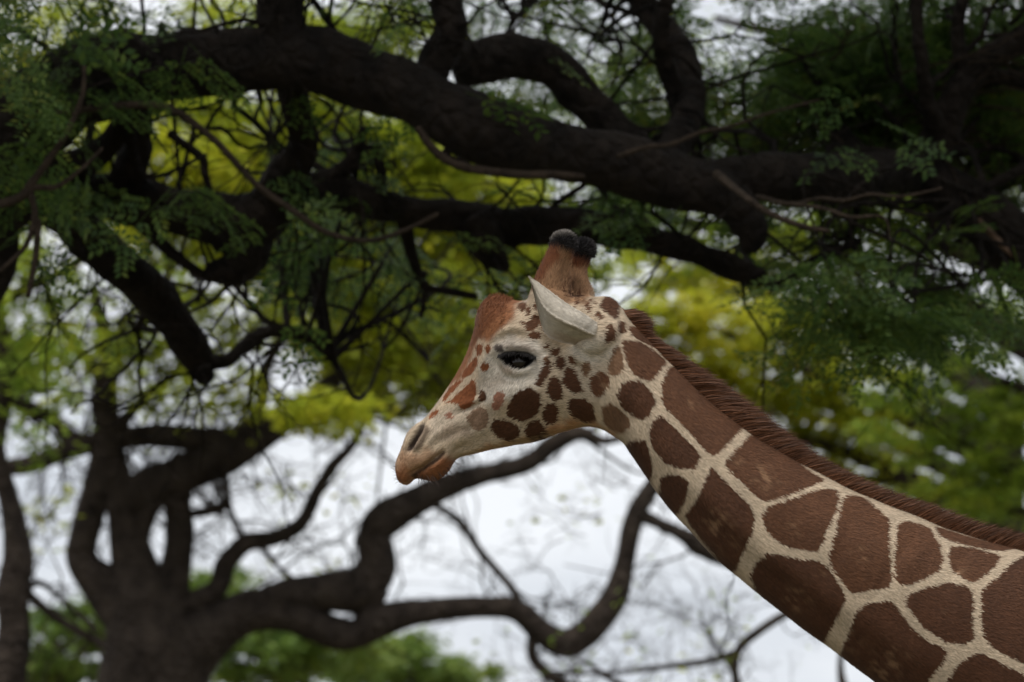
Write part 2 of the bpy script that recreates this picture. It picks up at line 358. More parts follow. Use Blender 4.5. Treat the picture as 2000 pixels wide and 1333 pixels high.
# muscle and skin relief of the neck: long soft folds, the windpipe groove
nk = (VU[:, 0] > .25) & (VU[:, 0] < 2.2)
P[nk] += NU[nk] * (.0022 * wob(VU[nk], 16, 3) + .0045 * wob(VU[nk], 6.5, 4))[:, None]
for L_, w_, dp in (([(1712,1165),(1745,1095),(1785,1045)], .012, -.005), ([(1745,1170),(1780,1100),(1815,1060)], .014, .004), ([(1845,1150),(1875,1095),(1900,1065)], .012, -.005), ([(1600,1150),(1640,1080),(1665,1010)], .018, -.004),
                   ([(1290,880),(1380,970),(1500,1080),(1640,1180),(1800,1290)], .030, .006), ([(1270,900),(1360,1000),(1480,1110),(1620,1220),(1760,1320)], .022, -.006), ([(1420,850),(1540,940),(1680,1020),(1850,1090)], .030, -.005)):
    d, s = pld(VU[nk][:, [0, 2]], pts(lambda a, b: (a, b), L_)); P[nk] += NU[nk] * (dp * np.exp(-(d / w_) ** 2) * np.sin(np.pi * np.clip(s * .9 + .05, 0, 1)) ** .5)[:, None]
P[hi] += NU[hi] * (.0009 * wob(VU[hi], 60, 5))[:, None]
P = smooth(P, 2, .4)
VU2 = P; VD2 = deform(P); NU = normals(VU2); ND = normals(VD2)
# ---------------------------------------------------------------- coat
BR, BR2, BRL = s2l(101,66,43), s2l(87,55,35), s2l(128,96,71)
RED, GRB = s2l(140,83,50), s2l(150,122,100)
pol = []
def pz(z, c, *Ls):
    for L_ in Ls: pol.append((chaikin(pts(z, L_)), c))
pz(Z2, BR, [(107,182),(160,180),(220,215),(258,250),(240,275),(205,315),(170,305),(140,285),(120,240)], [(130,130),(165,140),(200,165),(238,215),(185,190),(150,168),(135,160)],
   [(240,350),(250,295),(270,265),(300,275),(370,340),(440,400),(518,465),(490,500),(440,550),(415,570),(385,545),(340,490),(290,440),(250,400)],
   [(455,598),(480,560),(530,510),(552,490),(600,520),(680,580),(740,625),(790,655),(740,670),(680,695),(590,722),(560,705),(520,665),(480,630)],
   [(578,770),(600,740),(680,715),(760,685),(815,680),(835,690),(830,740),(820,770),(795,820),(770,890),(720,885),(660,870),(615,845),(590,810)],
   [(850,720),(870,700),(920,710),(960,745),(1010,790),(1005,850),(1010,920),(1015,990),(1005,1010),(940,1020),(885,1032),(850,990),(815,940),(805,910),(830,820),(838,770)],
   [(1035,800),(1060,790),(1110,800),(1145,815),(1175,870),(1185,920),(1175,955),(1120,985),(1060,1005),(1030,990),(1027,900)],
   [(1205,900),(1215,873),(1290,880),(1385,908),(1360,945),(1300,992),(1265,990),(1215,950)],
   [(1160,808),(1200,818),(1280,846),(1370,868),(1440,884),(1380,892),(1300,878),(1210,855),(1180,840)])
pz(Z2, BR2, [(92,365),(105,325),(140,313),(175,318),(210,355),(220,390),(200,430),(172,447),(140,425),(105,400)],
   [(200,490),(215,450),(235,432),(260,450),(300,490),(345,535),(375,570),(350,612),(300,610),(250,590),(215,540)],
   [(122,528),(185,512),(200,555),(210,600),(208,640),(190,660),(100,560)],
   [(240,640),(270,628),(310,640),(333,660),(325,700),(300,757),(280,770),(235,700)],
   [(320,770),(350,730),(375,690),(395,630),(410,605),(440,640),(490,690),(540,735),(552,770),(545,830),(520,880),(490,950),(470,960),(380,860)],
   [(540,970),(560,930),(600,897),(640,905),(700,915),(780,925),(820,970),(855,1030),(862,1050),(840,1090),(800,1170),(790,1190),(770,1200),(640,1095),(560,1020)],
   [(900,1090),(930,1068),(980,1060),(1020,1058),(1040,1090),(1075,1140),(1130,1190),(1200,1220),(1190,1260),(1140,1320),(1120,1350),(1000,1380),(920,1320),(840,1240),(870,1170)],
   [(1060,1055),(1080,1030),(1130,1015),(1210,995),(1280,1015),(1290,1060),(1285,1130),(1292,1190),(1250,1203),(1190,1190),(1120,1140),(1080,1090)],
   [(1320,1020),(1370,980),(1420,930),(1466,905),(1560,900),(1640,960),(1640,1150),(1560,1270),(1466,1270),(1400,1240),(1330,1190),(1315,1120)],
   [(1205,1320),(1240,1270),(1310,1230),(1370,1260),(1466,1310),(1500,1400),(1400,1480),(1250,1420),(1190,1370)])
pz(Z2, BRL, [(62,270),(75,215),(100,200),(112,240),(112,275),(95,298),(70,292)], [(0,320),(12,292),(35,280),(60,300),(62,330),(40,358),(15,362)],
   [(38,400),(65,388),(95,405),(130,440),(142,466),(110,490),(75,480),(45,455)])
pz(Z1, RED, [(385,745),(420,690),(465,645),(466,690),(440,730),(395,755)], [(296,858),(330,800),(370,765),(395,762),(350,812),(312,862)],
   [(305,872),(345,850),(400,800),(450,755),(460,810),(445,870),(390,905),(378,880),(335,865)], [(480,712),(485,690),(515,680),(525,700),(500,722)],
   [(230,940),(250,915),(285,900),(270,925),(240,945)], [(455,620),(470,590),(490,595),(490,640),(468,650)], [(500,610),(515,590),(530,610),(515,640)])
pz(Z1, s2l(160,112,90), [(535,890),(545,840),(560,820),(600,830),(590,870),(570,900),(545,905)], [(305,925),(340,915),(345,940),(320,945)])
pz(Z1, GRB, [(410,940),(440,905),(480,885),(510,905),(520,935),(505,980),(470,1000),(430,980)])
pz(Z1, BR2, [(470,860),(475,820),(490,805),(510,840),(505,860)], [(525,980),(545,948),(590,950),(640,970),(663,985),(665,1030),(620,1050),(570,1035),(535,1010)],
   [(605,905),(625,860),(660,825),(720,805),(760,830),(765,880),(745,925),(690,962),(640,950),(610,930)], [(685,1000),(700,970),(750,948),(780,985),(790,1010),(760,1030),(700,1040)],
   [(770,920),(785,875),(820,870),(840,890),(835,950),(800,980),(775,950)], [(785,800),(800,760),(825,738),(850,765),(862,800),(855,850),(820,858),(795,835)],
   [(862,770),(872,720),(895,695),(920,720),(945,770),(958,810),(920,822),(880,795)], [(820,680),(835,650),(870,650),(875,690),(850,715),(830,700)],
   [(735,785),(750,740),(770,700),(785,650),(800,655),(805,720),(775,770),(760,795)], [(885,860),(900,848),(960,850),(1000,860),(1015,900),(1015,945),(985,955),(930,945),(895,910)],
   [(1038,410),(1060,365),(1080,346),(1112,360),(1132,400),(1125,440),(1108,475),(1085,450),(1060,430)])
pz(Z1, BR, [(680,510),(715,455),(755,450),(760,490),(735,515),(700,530)], [(698,545),(725,528),(757,540),(755,560),(720,567)], [(760,480),(780,465),(790,530),(770,530)],
   [(645,410),(665,390),(690,405),(680,440),(660,435)], [(690,420),(705,405),(715,440),(690,460)], [(725,410),(740,395),(760,405),(750,435),(735,430)], [(655,485),(680,480),(685,495),(665,500)],
   [(800,620),(815,605),(845,605),(850,630),(830,645),(808,640)], [(890,650),(905,645),(925,660),(915,685),(895,675)], [(775,600),(790,585),(800,600),(780,610)],
   [(1010,450),(1030,430),(1060,465),(1045,475)], [(1065,540),(1070,505),(1095,490),(1112,510),(1115,555),(1090,580),(1060,575)], [(1125,500),(1135,475),(1155,480),(1165,510),(1155,538),(1135,530)],
   [(990,770),(1005,730),(1040,710),(1080,720),(1085,760),(1060,810),(1030,830),(1000,815)])
pz(Z1, BRL, [(950,690),(985,670),(990,710),(970,745),(955,720)], [(770,655),(785,648),(800,665),(788,685),(775,675)])
for x, y, r in ((905,350,11),(930,365,10),(930,390,10),(960,385,9),(950,355,7),(985,395,11),(1000,378,7),(975,412,11),(895,328,10),(882,352,7),(985,425,13),(915,415,8),(870,330,8),(915,320,7),(1015,395,7)):
    pz(Z1, BR, [(x + r * .8 * math.cos(t), y + r * 1.15 * math.sin(t)) for t in np.linspace(0, 5.6, 6)])
# soft regions of the ground colour: polygon, colour, blend (m), strength
CREAM = s2l(208,188,162)
reg = [(Z1, [(560,560),(760,560),(800,700),(700,850),(480,900),(480,700)], s2l(214,204,190), .03, 1.),
       (Z1, [(250,930),(420,870),(560,900),(520,1000),(380,1050),(230,1050)], s2l(206,190,170), .03, .8),
       (Z1, [(480,300),(700,340),(680,380),(620,470),(560,540),(510,590),(470,560),(380,760),(300,820),(420,600)], s2l(150,94,56), .020, .95),
       (Z1, [(460,400),(530,340),(620,350),(600,420),(520,500),(480,560),(440,600)], s2l(116,68,38), .014, .85),
       (Z1, [(60,1260),(60,1130),(110,1080),(200,1105),(300,1090),(370,1130),(380,1240),(200,1270)], s2l(182,140,106), .050, .85),
       (Z1, [(60,1270),(60,1190),(130,1180),(180,1215),(150,1270)], s2l(168,106,66), .036, .8),
       (Z1, [(165,1215),(260,1150),(340,1120),(360,1160),(330,1250),(200,1260)], s2l(156,96,58), .014, .85),
       (Z1, [(380,1150),(500,1090),(620,1060),(800,1010),(860,960),(1000,950),(1100,1010),(1000,1060),(600,1130),(400,1200)], s2l(206,150,106), .030, .85),
       (Z1, [(700,60),(1050,60),(1050,200),(1010,360),(960,390),(860,400),(700,330)], s2l(160,120,86), .024, .95),
       (Z1, [(700,60),(850,120),(850,190),(800,250),(780,300),(730,330),(690,330)], s2l(122,70,42), .016, .9),
       (Z1, [(890,100),(1040,100),(1030,190),(980,230),(890,210)], s2l(116,64,38), .012, .9),
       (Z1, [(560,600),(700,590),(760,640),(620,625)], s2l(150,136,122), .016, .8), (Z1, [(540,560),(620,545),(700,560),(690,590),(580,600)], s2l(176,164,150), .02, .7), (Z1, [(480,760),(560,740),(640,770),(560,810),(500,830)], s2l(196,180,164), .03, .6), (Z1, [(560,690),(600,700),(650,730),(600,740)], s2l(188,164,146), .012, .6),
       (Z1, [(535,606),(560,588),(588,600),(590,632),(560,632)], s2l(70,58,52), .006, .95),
       (Z1, [(300,980),(420,960),(440,1020),(330,1060),(270,1040)], s2l(176,150,128), .02, .5),
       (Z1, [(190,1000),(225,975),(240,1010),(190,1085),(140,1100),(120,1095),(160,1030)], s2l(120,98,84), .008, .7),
       (Z1, [(850,740),(880,640),(1010,640),(1050,720),(1060,840),(900,840)], s2l(200,184,164), .02, .5), (Z1, [(900,600),(1040,540),(1090,560),(1080,640),(1010,680),(920,690)], s2l(222,212,196), .03, .85)]
def coat_fields(X):
    """coat at midline-space points X: ground colour, patch colour, patch signed distance"""
    X2_ = X[:, [0, 2]]; nn = len(X); base = np.tile(CREAM, (nn, 1))
    base *= (1 + .06 * wob(X, 30, 11) + .05 * wob(X, 90, 12))[:, None]
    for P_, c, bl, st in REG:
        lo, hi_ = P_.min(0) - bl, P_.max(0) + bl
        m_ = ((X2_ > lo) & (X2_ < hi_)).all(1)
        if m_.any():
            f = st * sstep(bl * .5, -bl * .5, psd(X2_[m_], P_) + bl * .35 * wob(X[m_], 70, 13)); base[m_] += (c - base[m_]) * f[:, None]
    d = np.full(nn, .08); col = np.tile(BR, (nn, 1))
    for P_, c in pol:
        m_ = ((X2_ > P_.min(0) - .06) & (X2_ < P_.max(0) + .06)).all(1); ii = np.where(m_)[0]
        if len(ii):
            dd = psd(X2_[ii], P_) - (.0008 + .0004 * sstep(.2, .4, P_[:, 0].mean())); b_ = dd < d[ii]; d[ii[b_]] = dd[b_]; col[ii[b_]] = c
    # beyond the photograph: body and legs carry cells of the same net
    far = np.where((X[:, 0] > 1.36) | (X[:, 2] < 2.35))[0]
    if len(far):
        g = np.random.default_rng(3); S = np.column_stack([g.uniform(1.3, 4.1, 260), g.uniform(-.42, .42, 260), g.uniform(.3, 2.9, 260)])
        Y = X[far]; f1 = np.full(len(far), 9.); f2 = np.full(len(far), 9.)
        for s in S:
            e = np.linalg.norm((Y - s) * np.array([1, .9, 1]), axis=1); f2 = np.minimum(f2, np.maximum(f1, e)); f1 = np.minimum(f1, e)
        d[far] = np.where(X[far, 2] > .75, .016 - (f2 - f1) * .5, .03); col[far] = BR2
    # soft shading of pigment inside the patches, rubbed pale spots, dark eye skin, tufts and hooves
    col = col * (1 + .10 * wob(X, 22, 14) + .07 * wob(X, 70, 15))[:, None]
    for P_, r, st in SCUFF:
        e = np.linalg.norm(X2_ - P_, axis=1) / (r * .9); f = st * np.exp(-e ** 2) * sstep(-.1, .5, wob(X, 150, 16, 7) + .35 * wob(X, 320, 17, 7)); col += (s2l(176,138,104) - col) * f[:, None]
    e = psd(X2_, eyeP); m_ = np.abs(X[:, 1]) > .04
    f = sstep(.006, .001, e) * m_; base += (s2l(24,20,20) - base) * f[:, None]; d = np.where(f > .3, .05, d)
    dn = pld(X2_, nosP)[0]; f = .9 * sstep(.0105, .004, dn) * (np.abs(X[:, 1]) > .02); base += (s2l(62,50,46) - base) * f[:, None]; d = np.where(f > .2, .05, d)
    dl = pld(X2_, lipP)[0]; f = .85 * sstep(.007, .001, dl); base += (s2l(52,30,20) - base) * f[:, None]
    for Q_ in (OSN, OSF):
        f = sstep(.048, .030, np.linalg.norm(X - Q_[-1], axis=1)); base += (s2l(34,30,31) - base) * f[:, None]
    f = sstep(.12, .10, X[:, 2]); base += (s2l(50,42,36) - base) * f[:, None]
    return base.clip(.003, 1), col.clip(.003, 1), d
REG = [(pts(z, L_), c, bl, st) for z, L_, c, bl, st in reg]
nosP, lipP = pts(Z1, NOS), pts(Z1, LIP)
SCUFF = [(pts(lambda a, b: (a, b), [(u, v)])[0], r / 815, st) for u, v, r, st in ((1492,930,26,.6), (1396,1018,22,.75), (1551,1032,13,.8), (1556,1166,22,.75), (1678,1082,14,.7), (1734,1300,34,.6),
         (1832,1190,10,.7), (1350,785,16,.3), (1600,1120,10,.3), (1300,1090,20,.3), (1440,900,10,.4), (1660,1250,25,.25), (1870,1120,20,.3), (1420,1050,30,.25))]
bpy.data.objects.remove(probe)
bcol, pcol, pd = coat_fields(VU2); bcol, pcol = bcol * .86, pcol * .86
m, t, N, L = mat('giraffe_coat')
o = N('ShaderNodeOutputMaterial'); p = N('ShaderNodeBsdfPrincipled'); tc = N('ShaderNodeTexCoord')
a1 = N('ShaderNodeAttribute', attribute_name='ground'); a2 = N('ShaderNodeAttribute', attribute_name='patch'); a3 = N('ShaderNodeAttribute', attribute_name='edge')
n1 = N('ShaderNodeTexNoise'); n1.inputs['Scale'].default_value = 130; n1.inputs['Detail'].default_value = 3; L(tc.outputs['Object'], n1.inputs['Vector'])
e1 = N('ShaderNodeMath', operation='MULTIPLY_ADD'); e1.inputs[1].default_value = .006; L(n1.outputs['Fac'], e1.inputs[0]); L(a3.outputs['Fac'], e1.inputs[2])
g1 = N('ShaderNodeMapRange', interpolation_type='SMOOTHSTEP'); g1.inputs['From Min'].default_value = .001; g1.inputs['From Max'].default_value = .005; L(e1.outputs[0], g1.inputs['Value'])
x1 = N('ShaderNodeMix', data_type='RGBA'); L(g1.outputs[0], x1.inputs['Factor']); L(a2.outputs['Color'], x1.inputs['A']); L(a1.outputs['Color'], x1.inputs['B'])
n2 = N('ShaderNodeTexNoise'); n2.inputs['Scale'].default_value = 500; n2.inputs['Detail'].default_value = 3; L(tc.outputs['Object'], n2.inputs['Vector'])
g2 = N('ShaderNodeMapRange'); g2.inputs['To Min'].default_value = .8; g2.inputs['To Max'].default_value = 1.2; L(n2.outputs['Fac'], g2.inputs['Value'])
x2 = N('ShaderNodeVectorMath', operation='SCALE'); L(x1.outputs['Result'], x2.inputs[0]); L(g2.outputs[0], x2.inputs['Scale']); L(x2.outputs[0], p.inputs['Base Color'])
p.inputs['Roughness'].default_value = .8; p.inputs['Specular IOR Level'].default_value = .2; p.inputs['Sheen Weight'].default_value = .04
bu = N('ShaderNodeBump'); bu.inputs['Strength'].default_value = .35; bu.inputs['Distance'].default_value = .003; L(n2.outputs['Fac'], bu.inputs['Height']); L(bu.outputs[0], p.inputs['Normal'])
L(p.outputs[0], o.inputs[0]); COAT = m
FUR = fur_mat('giraffe_fur'); MANEM = fur_mat('mane_hair', .6, .05)
giraffe = thing('giraffe', 'reticulated giraffe with brown patches and stiff brown mane lowering its head', 'giraffe', (2.9, GY, 0))
gb = part('body', VD2, F, COAT, giraffe)
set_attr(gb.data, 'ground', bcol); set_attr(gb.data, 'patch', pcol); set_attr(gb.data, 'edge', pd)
# ---------------------------------------------------------------- short fur (one thin blade each)
def axis_dir(X):                              # hair lies from the nose back along head and neck
    ix = np.argmin(((X[:, None, [0, 2]] - AXC[None, ::3]) ** 2).sum(-1), 1) * 3; t_ = AXT[ix]
    return np.stack([t_[:, 0], 0 * t_[:, 0], t_[:, 1]], -1)
fc = VU2[F].mean(1); nf = ND[F].mean(1)
ok = (fc[:, 0] < 1.45) & (fc[:, 2] > 2.2) & (nf[:, 1] < .35)
fi = np.where(ok)[0]
e1_, e2_ = VD2[F[fi, 2]] - VD2[F[fi, 0]], VD2[F[fi, 3]] - VD2[F[fi, 1]]
ar = np.linalg.norm(np.cross(e1_, e2_), axis=1) / 2
NF = 230000
pick = fi[rng.choice(len(fi), NF, p=ar / ar.sum())]
uv = rng.uniform(size=(NF, 2)); wq = np.stack([(1 - uv[:, 0]) * (1 - uv[:, 1]), uv[:, 0] * (1 - uv[:, 1]), uv[:, 0] * uv[:, 1], (1 - uv[:, 0]) * uv[:, 1]], -1)
lerp = lambda A_: (A_[F[pick]] * (wq[..., None] if A_.ndim == 2 else wq)).sum(1)
rU, rD, rN, rb, rp_, rd = lerp(VU2), lerp(VD2), lerp(ND), lerp(bcol), lerp(pcol), lerp(pd)
rN /= np.linalg.norm(rN, axis=1)[:, None]
tdir = np.concatenate([axis_dir(c) for c in np.array_split(rU, 40)]) + rng.normal(0, .16, (NF, 3))
up_os = np.minimum(np.linalg.norm(rU - OSN[2], axis=1), np.linalg.norm(rU - OSF[2], axis=1)) < .075
tdir[up_os] = np.array([.1, 0, .9]) + rng.normal(0, .25, (up_os.sum(), 3))
tdir -= rN * (tdir * rN).sum(1)[:, None]; tdir /= np.linalg.norm(tdir, axis=1)[:, None] + 1e-9
eyed = psd(rU[:, [0, 2]], eyeP); nd_ = pld(rU[:, [0, 2]], nosP)[0]
keep = (eyed > .003) & (nd_ > .006); 
ln = rng.uniform(.007, .014, NF); ln = np.where(rU[:, 0] < .0, ln * .75, ln); ln[up_os] *= 1.7
wd = rng.uniform(.0007, .0012, NF)
lift = rng.uniform(.12, .34, NF); lift[up_os] += .15
side = np.cross(rN, tdir)
tip = rD + (tdir * np.cos(lift)[:, None] + rN * np.sin(lift)[:, None]) * ln[:, None]
inside = (rd + rng.normal(0, .0016, NF) + .0020 * wob(rU, 260, 21)) < 0
hc = np.where(inside[:, None], rp_, rb) * (rng.uniform(.66, 1.3, NF))[:, None]
VV = np.stack([rD - side * wd[:, None] / 1, rD + side * wd[:, None] / 1, tip], 1)[keep]
part('fur', VV.reshape(-1, 3), np.arange(keep.sum() * 3).reshape(-1, 3), FUR, giraffe, False, np.repeat(hc[keep], 3, 0).clip(.003, 1), stuff=True)
# ---------------------------------------------------------------- strands
def strands(Rt, D0, D1, ln, wd, seg=4, face=None):
    """ribbons from roots Rt that start along D0 and end along D1"""
    n_ = len(Rt); s = np.linspace(0, 1, seg + 1)[None, :, None]
    nrm = lambda a: a / (np.linalg.norm(a, axis=-1)[..., None] + 1e-9)
    dirs = nrm(D0[:, None] * (1 - s) + D1[:, None] * s); C = Rt[:, None] + np.concatenate([np.zeros((n_, 1, 3)), np.cumsum(dirs[:, :-1], 1)], 1) * (ln / seg)[:, None, None]
    fv = np.array([0, -1., 0]) if face is None else face
    sd_ = nrm(np.cross(dirs, fv + np.random.default_rng(5).normal(0, .5, (n_, 1, 3)))) * (wd[:, None] * np.array([1] * (seg - 1) + [.8, .15])[None, :seg + 1])[..., None] / 2
    V_ = np.stack([C - sd_, C + sd_], 2).reshape(n_, -1, 3); b_ = np.arange(seg)[:, None] * 2 + np.array([0, 1, 3, 2])
    return V_.reshape(-1, 3), (np.arange(n_)[:, None, None] * (seg + 1) * 2 + b_[None]).reshape(-1, 4)
mane_lo = [(1200,604),(1222,622),(1240,640),(1283,686),(1340,744),(1400,800),(1462,850),(1530,893),(1605,935),(1690,975),(1785,1012),(1895,1052),(2030,1090)]
mane_hi = [(1203,583),(1224,598),(1255,636),(1305,668),(1360,706),(1425,757),(1490,814),(1560,868),(1640,918),(1725,961),(1820,992),(1925,1028),(2055,1058)]
ml_ = cat_rom(np.vstack([np.stack([solve(u, v) for u, v in mane_lo]), [[1.66,0,2.76],[1.96,0,2.74]]]), 300)
mh_ = cat_rom(np.vstack([np.stack([solve(u, v) for u, v in mane_hi]), [[1.72,0,2.81],[2.0,0,2.75]]]), 300)
def mane_strands(nm, seed, short=1.):
    g = np.random.default_rng(seed); ix = g.uniform(0, 298, nm); i0 = ix.astype(int); f = (ix - i0)[:, None]
    a = ml_[i0] * (1 - f) + ml_[i0 + 1] * f; b_ = mh_[i0] * (1 - f) + mh_[i0 + 1] * f
    y = g.normal(0, .011, nm).clip(-.024, .024); a = a.copy(); a[:, 1] = y; a[:, 2] -= np.abs(y) * .5 + .010
    tl = ml_[np.minimum(i0 + 4, 299)] - ml_[i0]; tl /= np.linalg.norm(tl, axis=1)[:, None] + 1e-9
    hgt = np.linalg.norm(b_ - a, axis=1)
    up_ = np.stack([-tl[:, 2], 0 * y, tl[:, 0]], -1); up_ *= np.sign(up_[:, 2:3])
    D0 = up_ * .9 + tl * .6 + np.stack([0 * y, y * 14, 0 * y], -1) + g.normal(0, .09, (nm, 3)); D1 = up_ * .55 + tl * .95 + np.stack([0 * y, y * 6, 0 * y], -1) + g.normal(0, .11, (nm, 3))
    # a clumpy wave along the crest
    hgt = hgt * 1.42 * (1 + .03 * np.sin(ix * .9) + .03 * np.sin(ix * 2.3 + 1)) * g.uniform(.74, 1.04, nm) * short
    cl = s2l(104,66,42) * g.uniform(.45, 1.4, (nm, 1)) * (1 + .10 * np.sin(ix * 1.7 + 2 * np.sin(ix * .31)))[:, None]
    pr = deform(a); P2 = deform(a + up_ * .01) - pr
    return strands(pr, D0, D1, hgt, g.uniform(.0007, .0013, nm), 4), (np.repeat(cl, 10, 0).reshape(nm, 5, 2, 3) * np.array([1.1, 1.1, 1., .75, .5])[None, :, None, None]).reshape(-1, 3)
(s1, f1_), c1_ = mane_strands(30000, 1); 
fin = np.concatenate([np.stack([deform(ml_ + np.array([0, s * .013, -.012])), deform(ml_ * .45 + mh_ * .55 + np.array([0, s * .004, 0]))], 1).reshape(-1, 3) for s in (-1, 1)])
ii = np.arange(299)[:, None] * 2 + np.array([0, 2, 3, 1]); ff = np.concatenate([ii, ii + 600])
mv, mf = join([(s1, [f1_]), (fin, [ff])])
part('mane', mv, mf, MANEM, giraffe, False, np.vstack([c1_, np.tile(s2l(84,46,30), (len(fin), 1))]).clip(.003, 1))
# tufts on the ossicones
for Q_, seed, tone in ((OSN, 31, 66), (OSF, 32, 44)):
    g = np.random.default_rng(seed); nt_ = 2600; d = g.normal(size=(nt_, 3)); d /= np.linalg.norm(d, axis=1)[:, None]; d[:, 2] = np.where(d[:, 2] < -.55, -d[:, 2], d[:, 2])
    ctr = Q_[-1]; r_ = deform(ctr + d * np.array([.026, .026, .024]) + np.array([0, 0, -.002])); dd = d * .5 + np.array([.35, 0, .5]) + g.normal(0, .25, (nt_, 3))
    pale = sstep(.2, .9, d[:, 2] - d[:, 0] * .2)[:, None] * (tone > 50)
    cl = (s2l(40,37,38) * (1 - pale) + s2l(150,143,136) * pale * .8) * g.uniform(.6, 1.4, (nt_, 1))
    v_, f_ = strands(r_, d + g.normal(0, .2, (nt_, 3)), dd, g.uniform(.007, .015, nt_), np.full(nt_, .0011), 3)
    part('ossicone_tuft', v_, f_, FUR, giraffe, False, np.repeat(cl, 8, 0).clip(.003, 1))
# shaggy forehead bump and ossicone shafts
shag = np.where(((np.abs(VU2[:, 0] - solve(960,610)[0]) < .05) & (VU2[:, 2] > solve(960,690)[2]) & (VU2[:, 0] < solve(1010,600)[0])) |
                (np.minimum(np.linalg.norm(VU2 - OSN[2], axis=1), np.linalg.norm(VU2 - OSF[2], axis=1)) < .07))[0]
g = np.random.default_rng(41); ns_ = 7000; s_ = g.choice(shag, ns_); osn = VU2[s_, 2] > solve(1060,580)[2]
cl = bcol[s_] * g.uniform(.6, 1.15, (ns_, 1)); D0 = ND[s_] * .2 + np.array([.15, 0, .9]) * 1 + g.normal(0, .25, (ns_, 3)); D0[~osn] = ND[s_][~osn] * .12 + np.array([.55, 0, .55]) + g.normal(0, .25, ((~osn).sum(), 3))
v_, f_ = strands(VD2[s_], D0, D0 + g.normal(0, .25, (ns_, 3)) - ND[s_] * .1, g.uniform(.007, .013, ns_), np.full(ns_, .0011), 3)
part('forelock', v_, f_, FUR, giraffe, False, np.repeat(cl, 8, 0).clip(.003, 1))
# whiskers under the lips
g = np.random.default_rng(51); wr = []
for u, v in [(815 + 70 * a, 934 - 12 * (a - .3) ** 2 * 4 - 34 * max(0, a - .75)) for a in g.uniform(0, 1, 90)] + [(776 + 8 * a, 915 + 30 * a) for a in g.uniform(0, 1, 14)]:
    wr.append(np.append(solve(u, v - g.uniform(0, 10), g.uniform(-.045, .03)), u))
wr = np.array(wr); fr = wr[:, 3] < 800
D0 = np.where(fr[:, None], [-.8, -.1, -.1], [.25, -.1, -.9]) + g.normal(0, .22, (len(wr), 3)); D0[:, 0] += np.where(fr, 0, (wr[:, 3] - 830) / 90)
v_, f_ = strands(deform(wr[:, :3]), D0, D0 + g.normal(0, .25, (len(wr), 3)) + np.array([.3, 0, .1]), np.where(fr, .02, g.uniform(.02, .042, len(wr))), np.full(len(wr), .0007), 5)
part('whiskers', v_, f_, FUR, giraffe, False, np.tile(s2l(60,48,44), (len(v_), 1)), True)
# eyes and lashes
EYEM, tt, N, L = mat('eye'); o = N('ShaderNodeOutputMaterial'); p = N('ShaderNodeBsdfPrincipled'); tc = N('ShaderNodeTexCoord'); n1 = N('ShaderNodeTexNoise'); n1.inputs['Scale'].default_value = 90
rr_ = N('ShaderNodeValToRGB'); rr_.color_ramp.elements[0].color = (.004, .003, .003, 1); rr_.color_ramp.elements[1].color = (.02, .013, .01, 1)
L(tc.outputs['Object'], n1.inputs['Vector']); L(n1.outputs['Fac'], rr_.inputs[0]); L(rr_.outputs[0], p.inputs['Base Color']); p.inputs['Roughness'].default_value = .08; p.inputs['Specular IOR Level'].default_value = .35
L(p.outputs[0], o.inputs[0])
ec = eyeP.mean(0); em = hi[np.argmin(np.where(NU[hi, 1] < 0, (X2[:, 0] - ec[0]) ** 2 + (X2[:, 1] - ec[1]) ** 2, 9))]
ysurf = -abs(VU[em, 1])
for s in (1, -1):
    c = np.array([ec[0], s * (ysurf + .030), ec[1]])
    t_ = np.linspace(-1, 1, 17); pp = np.stack([c + np.array([0, 0, .0275]) * a for a in t_]); v_, f_ = tube(pp, np.sqrt(np.maximum(1 - t_ ** 2, 1e-4)) * .0275, 28)
    part('eye', deform(v_), f_, EYEM, giraffe)
    g = np.random.default_rng(61); k_ = 260
    lp = pts(Z1, [(566,644),(600,630),(650,626),(700,632),(744,652)]); li = cat_rom(lp, 200)[g.integers(0, 200, k_)]
    rt = np.column_stack([li[:, 0], np.full(k_, s * (ysurf - .0035)), li[:, 1]]) + g.normal(0, .0012, (k_, 3))
    out_ = np.array([0, s * -1., 0]); D0 = out_ * .9 + np.array([-.1, 0, -.35]) + g.normal(0, .2, (k_, 3)); D1 = out_ * .35 + np.array([-.15, 0, -.75]) + g.normal(0, .2, (k_, 3))
    v_, f_ = strands(deform(rt), D0, D1, g.uniform(.012, .022, k_), np.full(k_, .0012), 4); part('eyelashes', v_, f_, FUR, giraffe, False, np.tile(s2l(22,18,18), (len(v_), 1)))
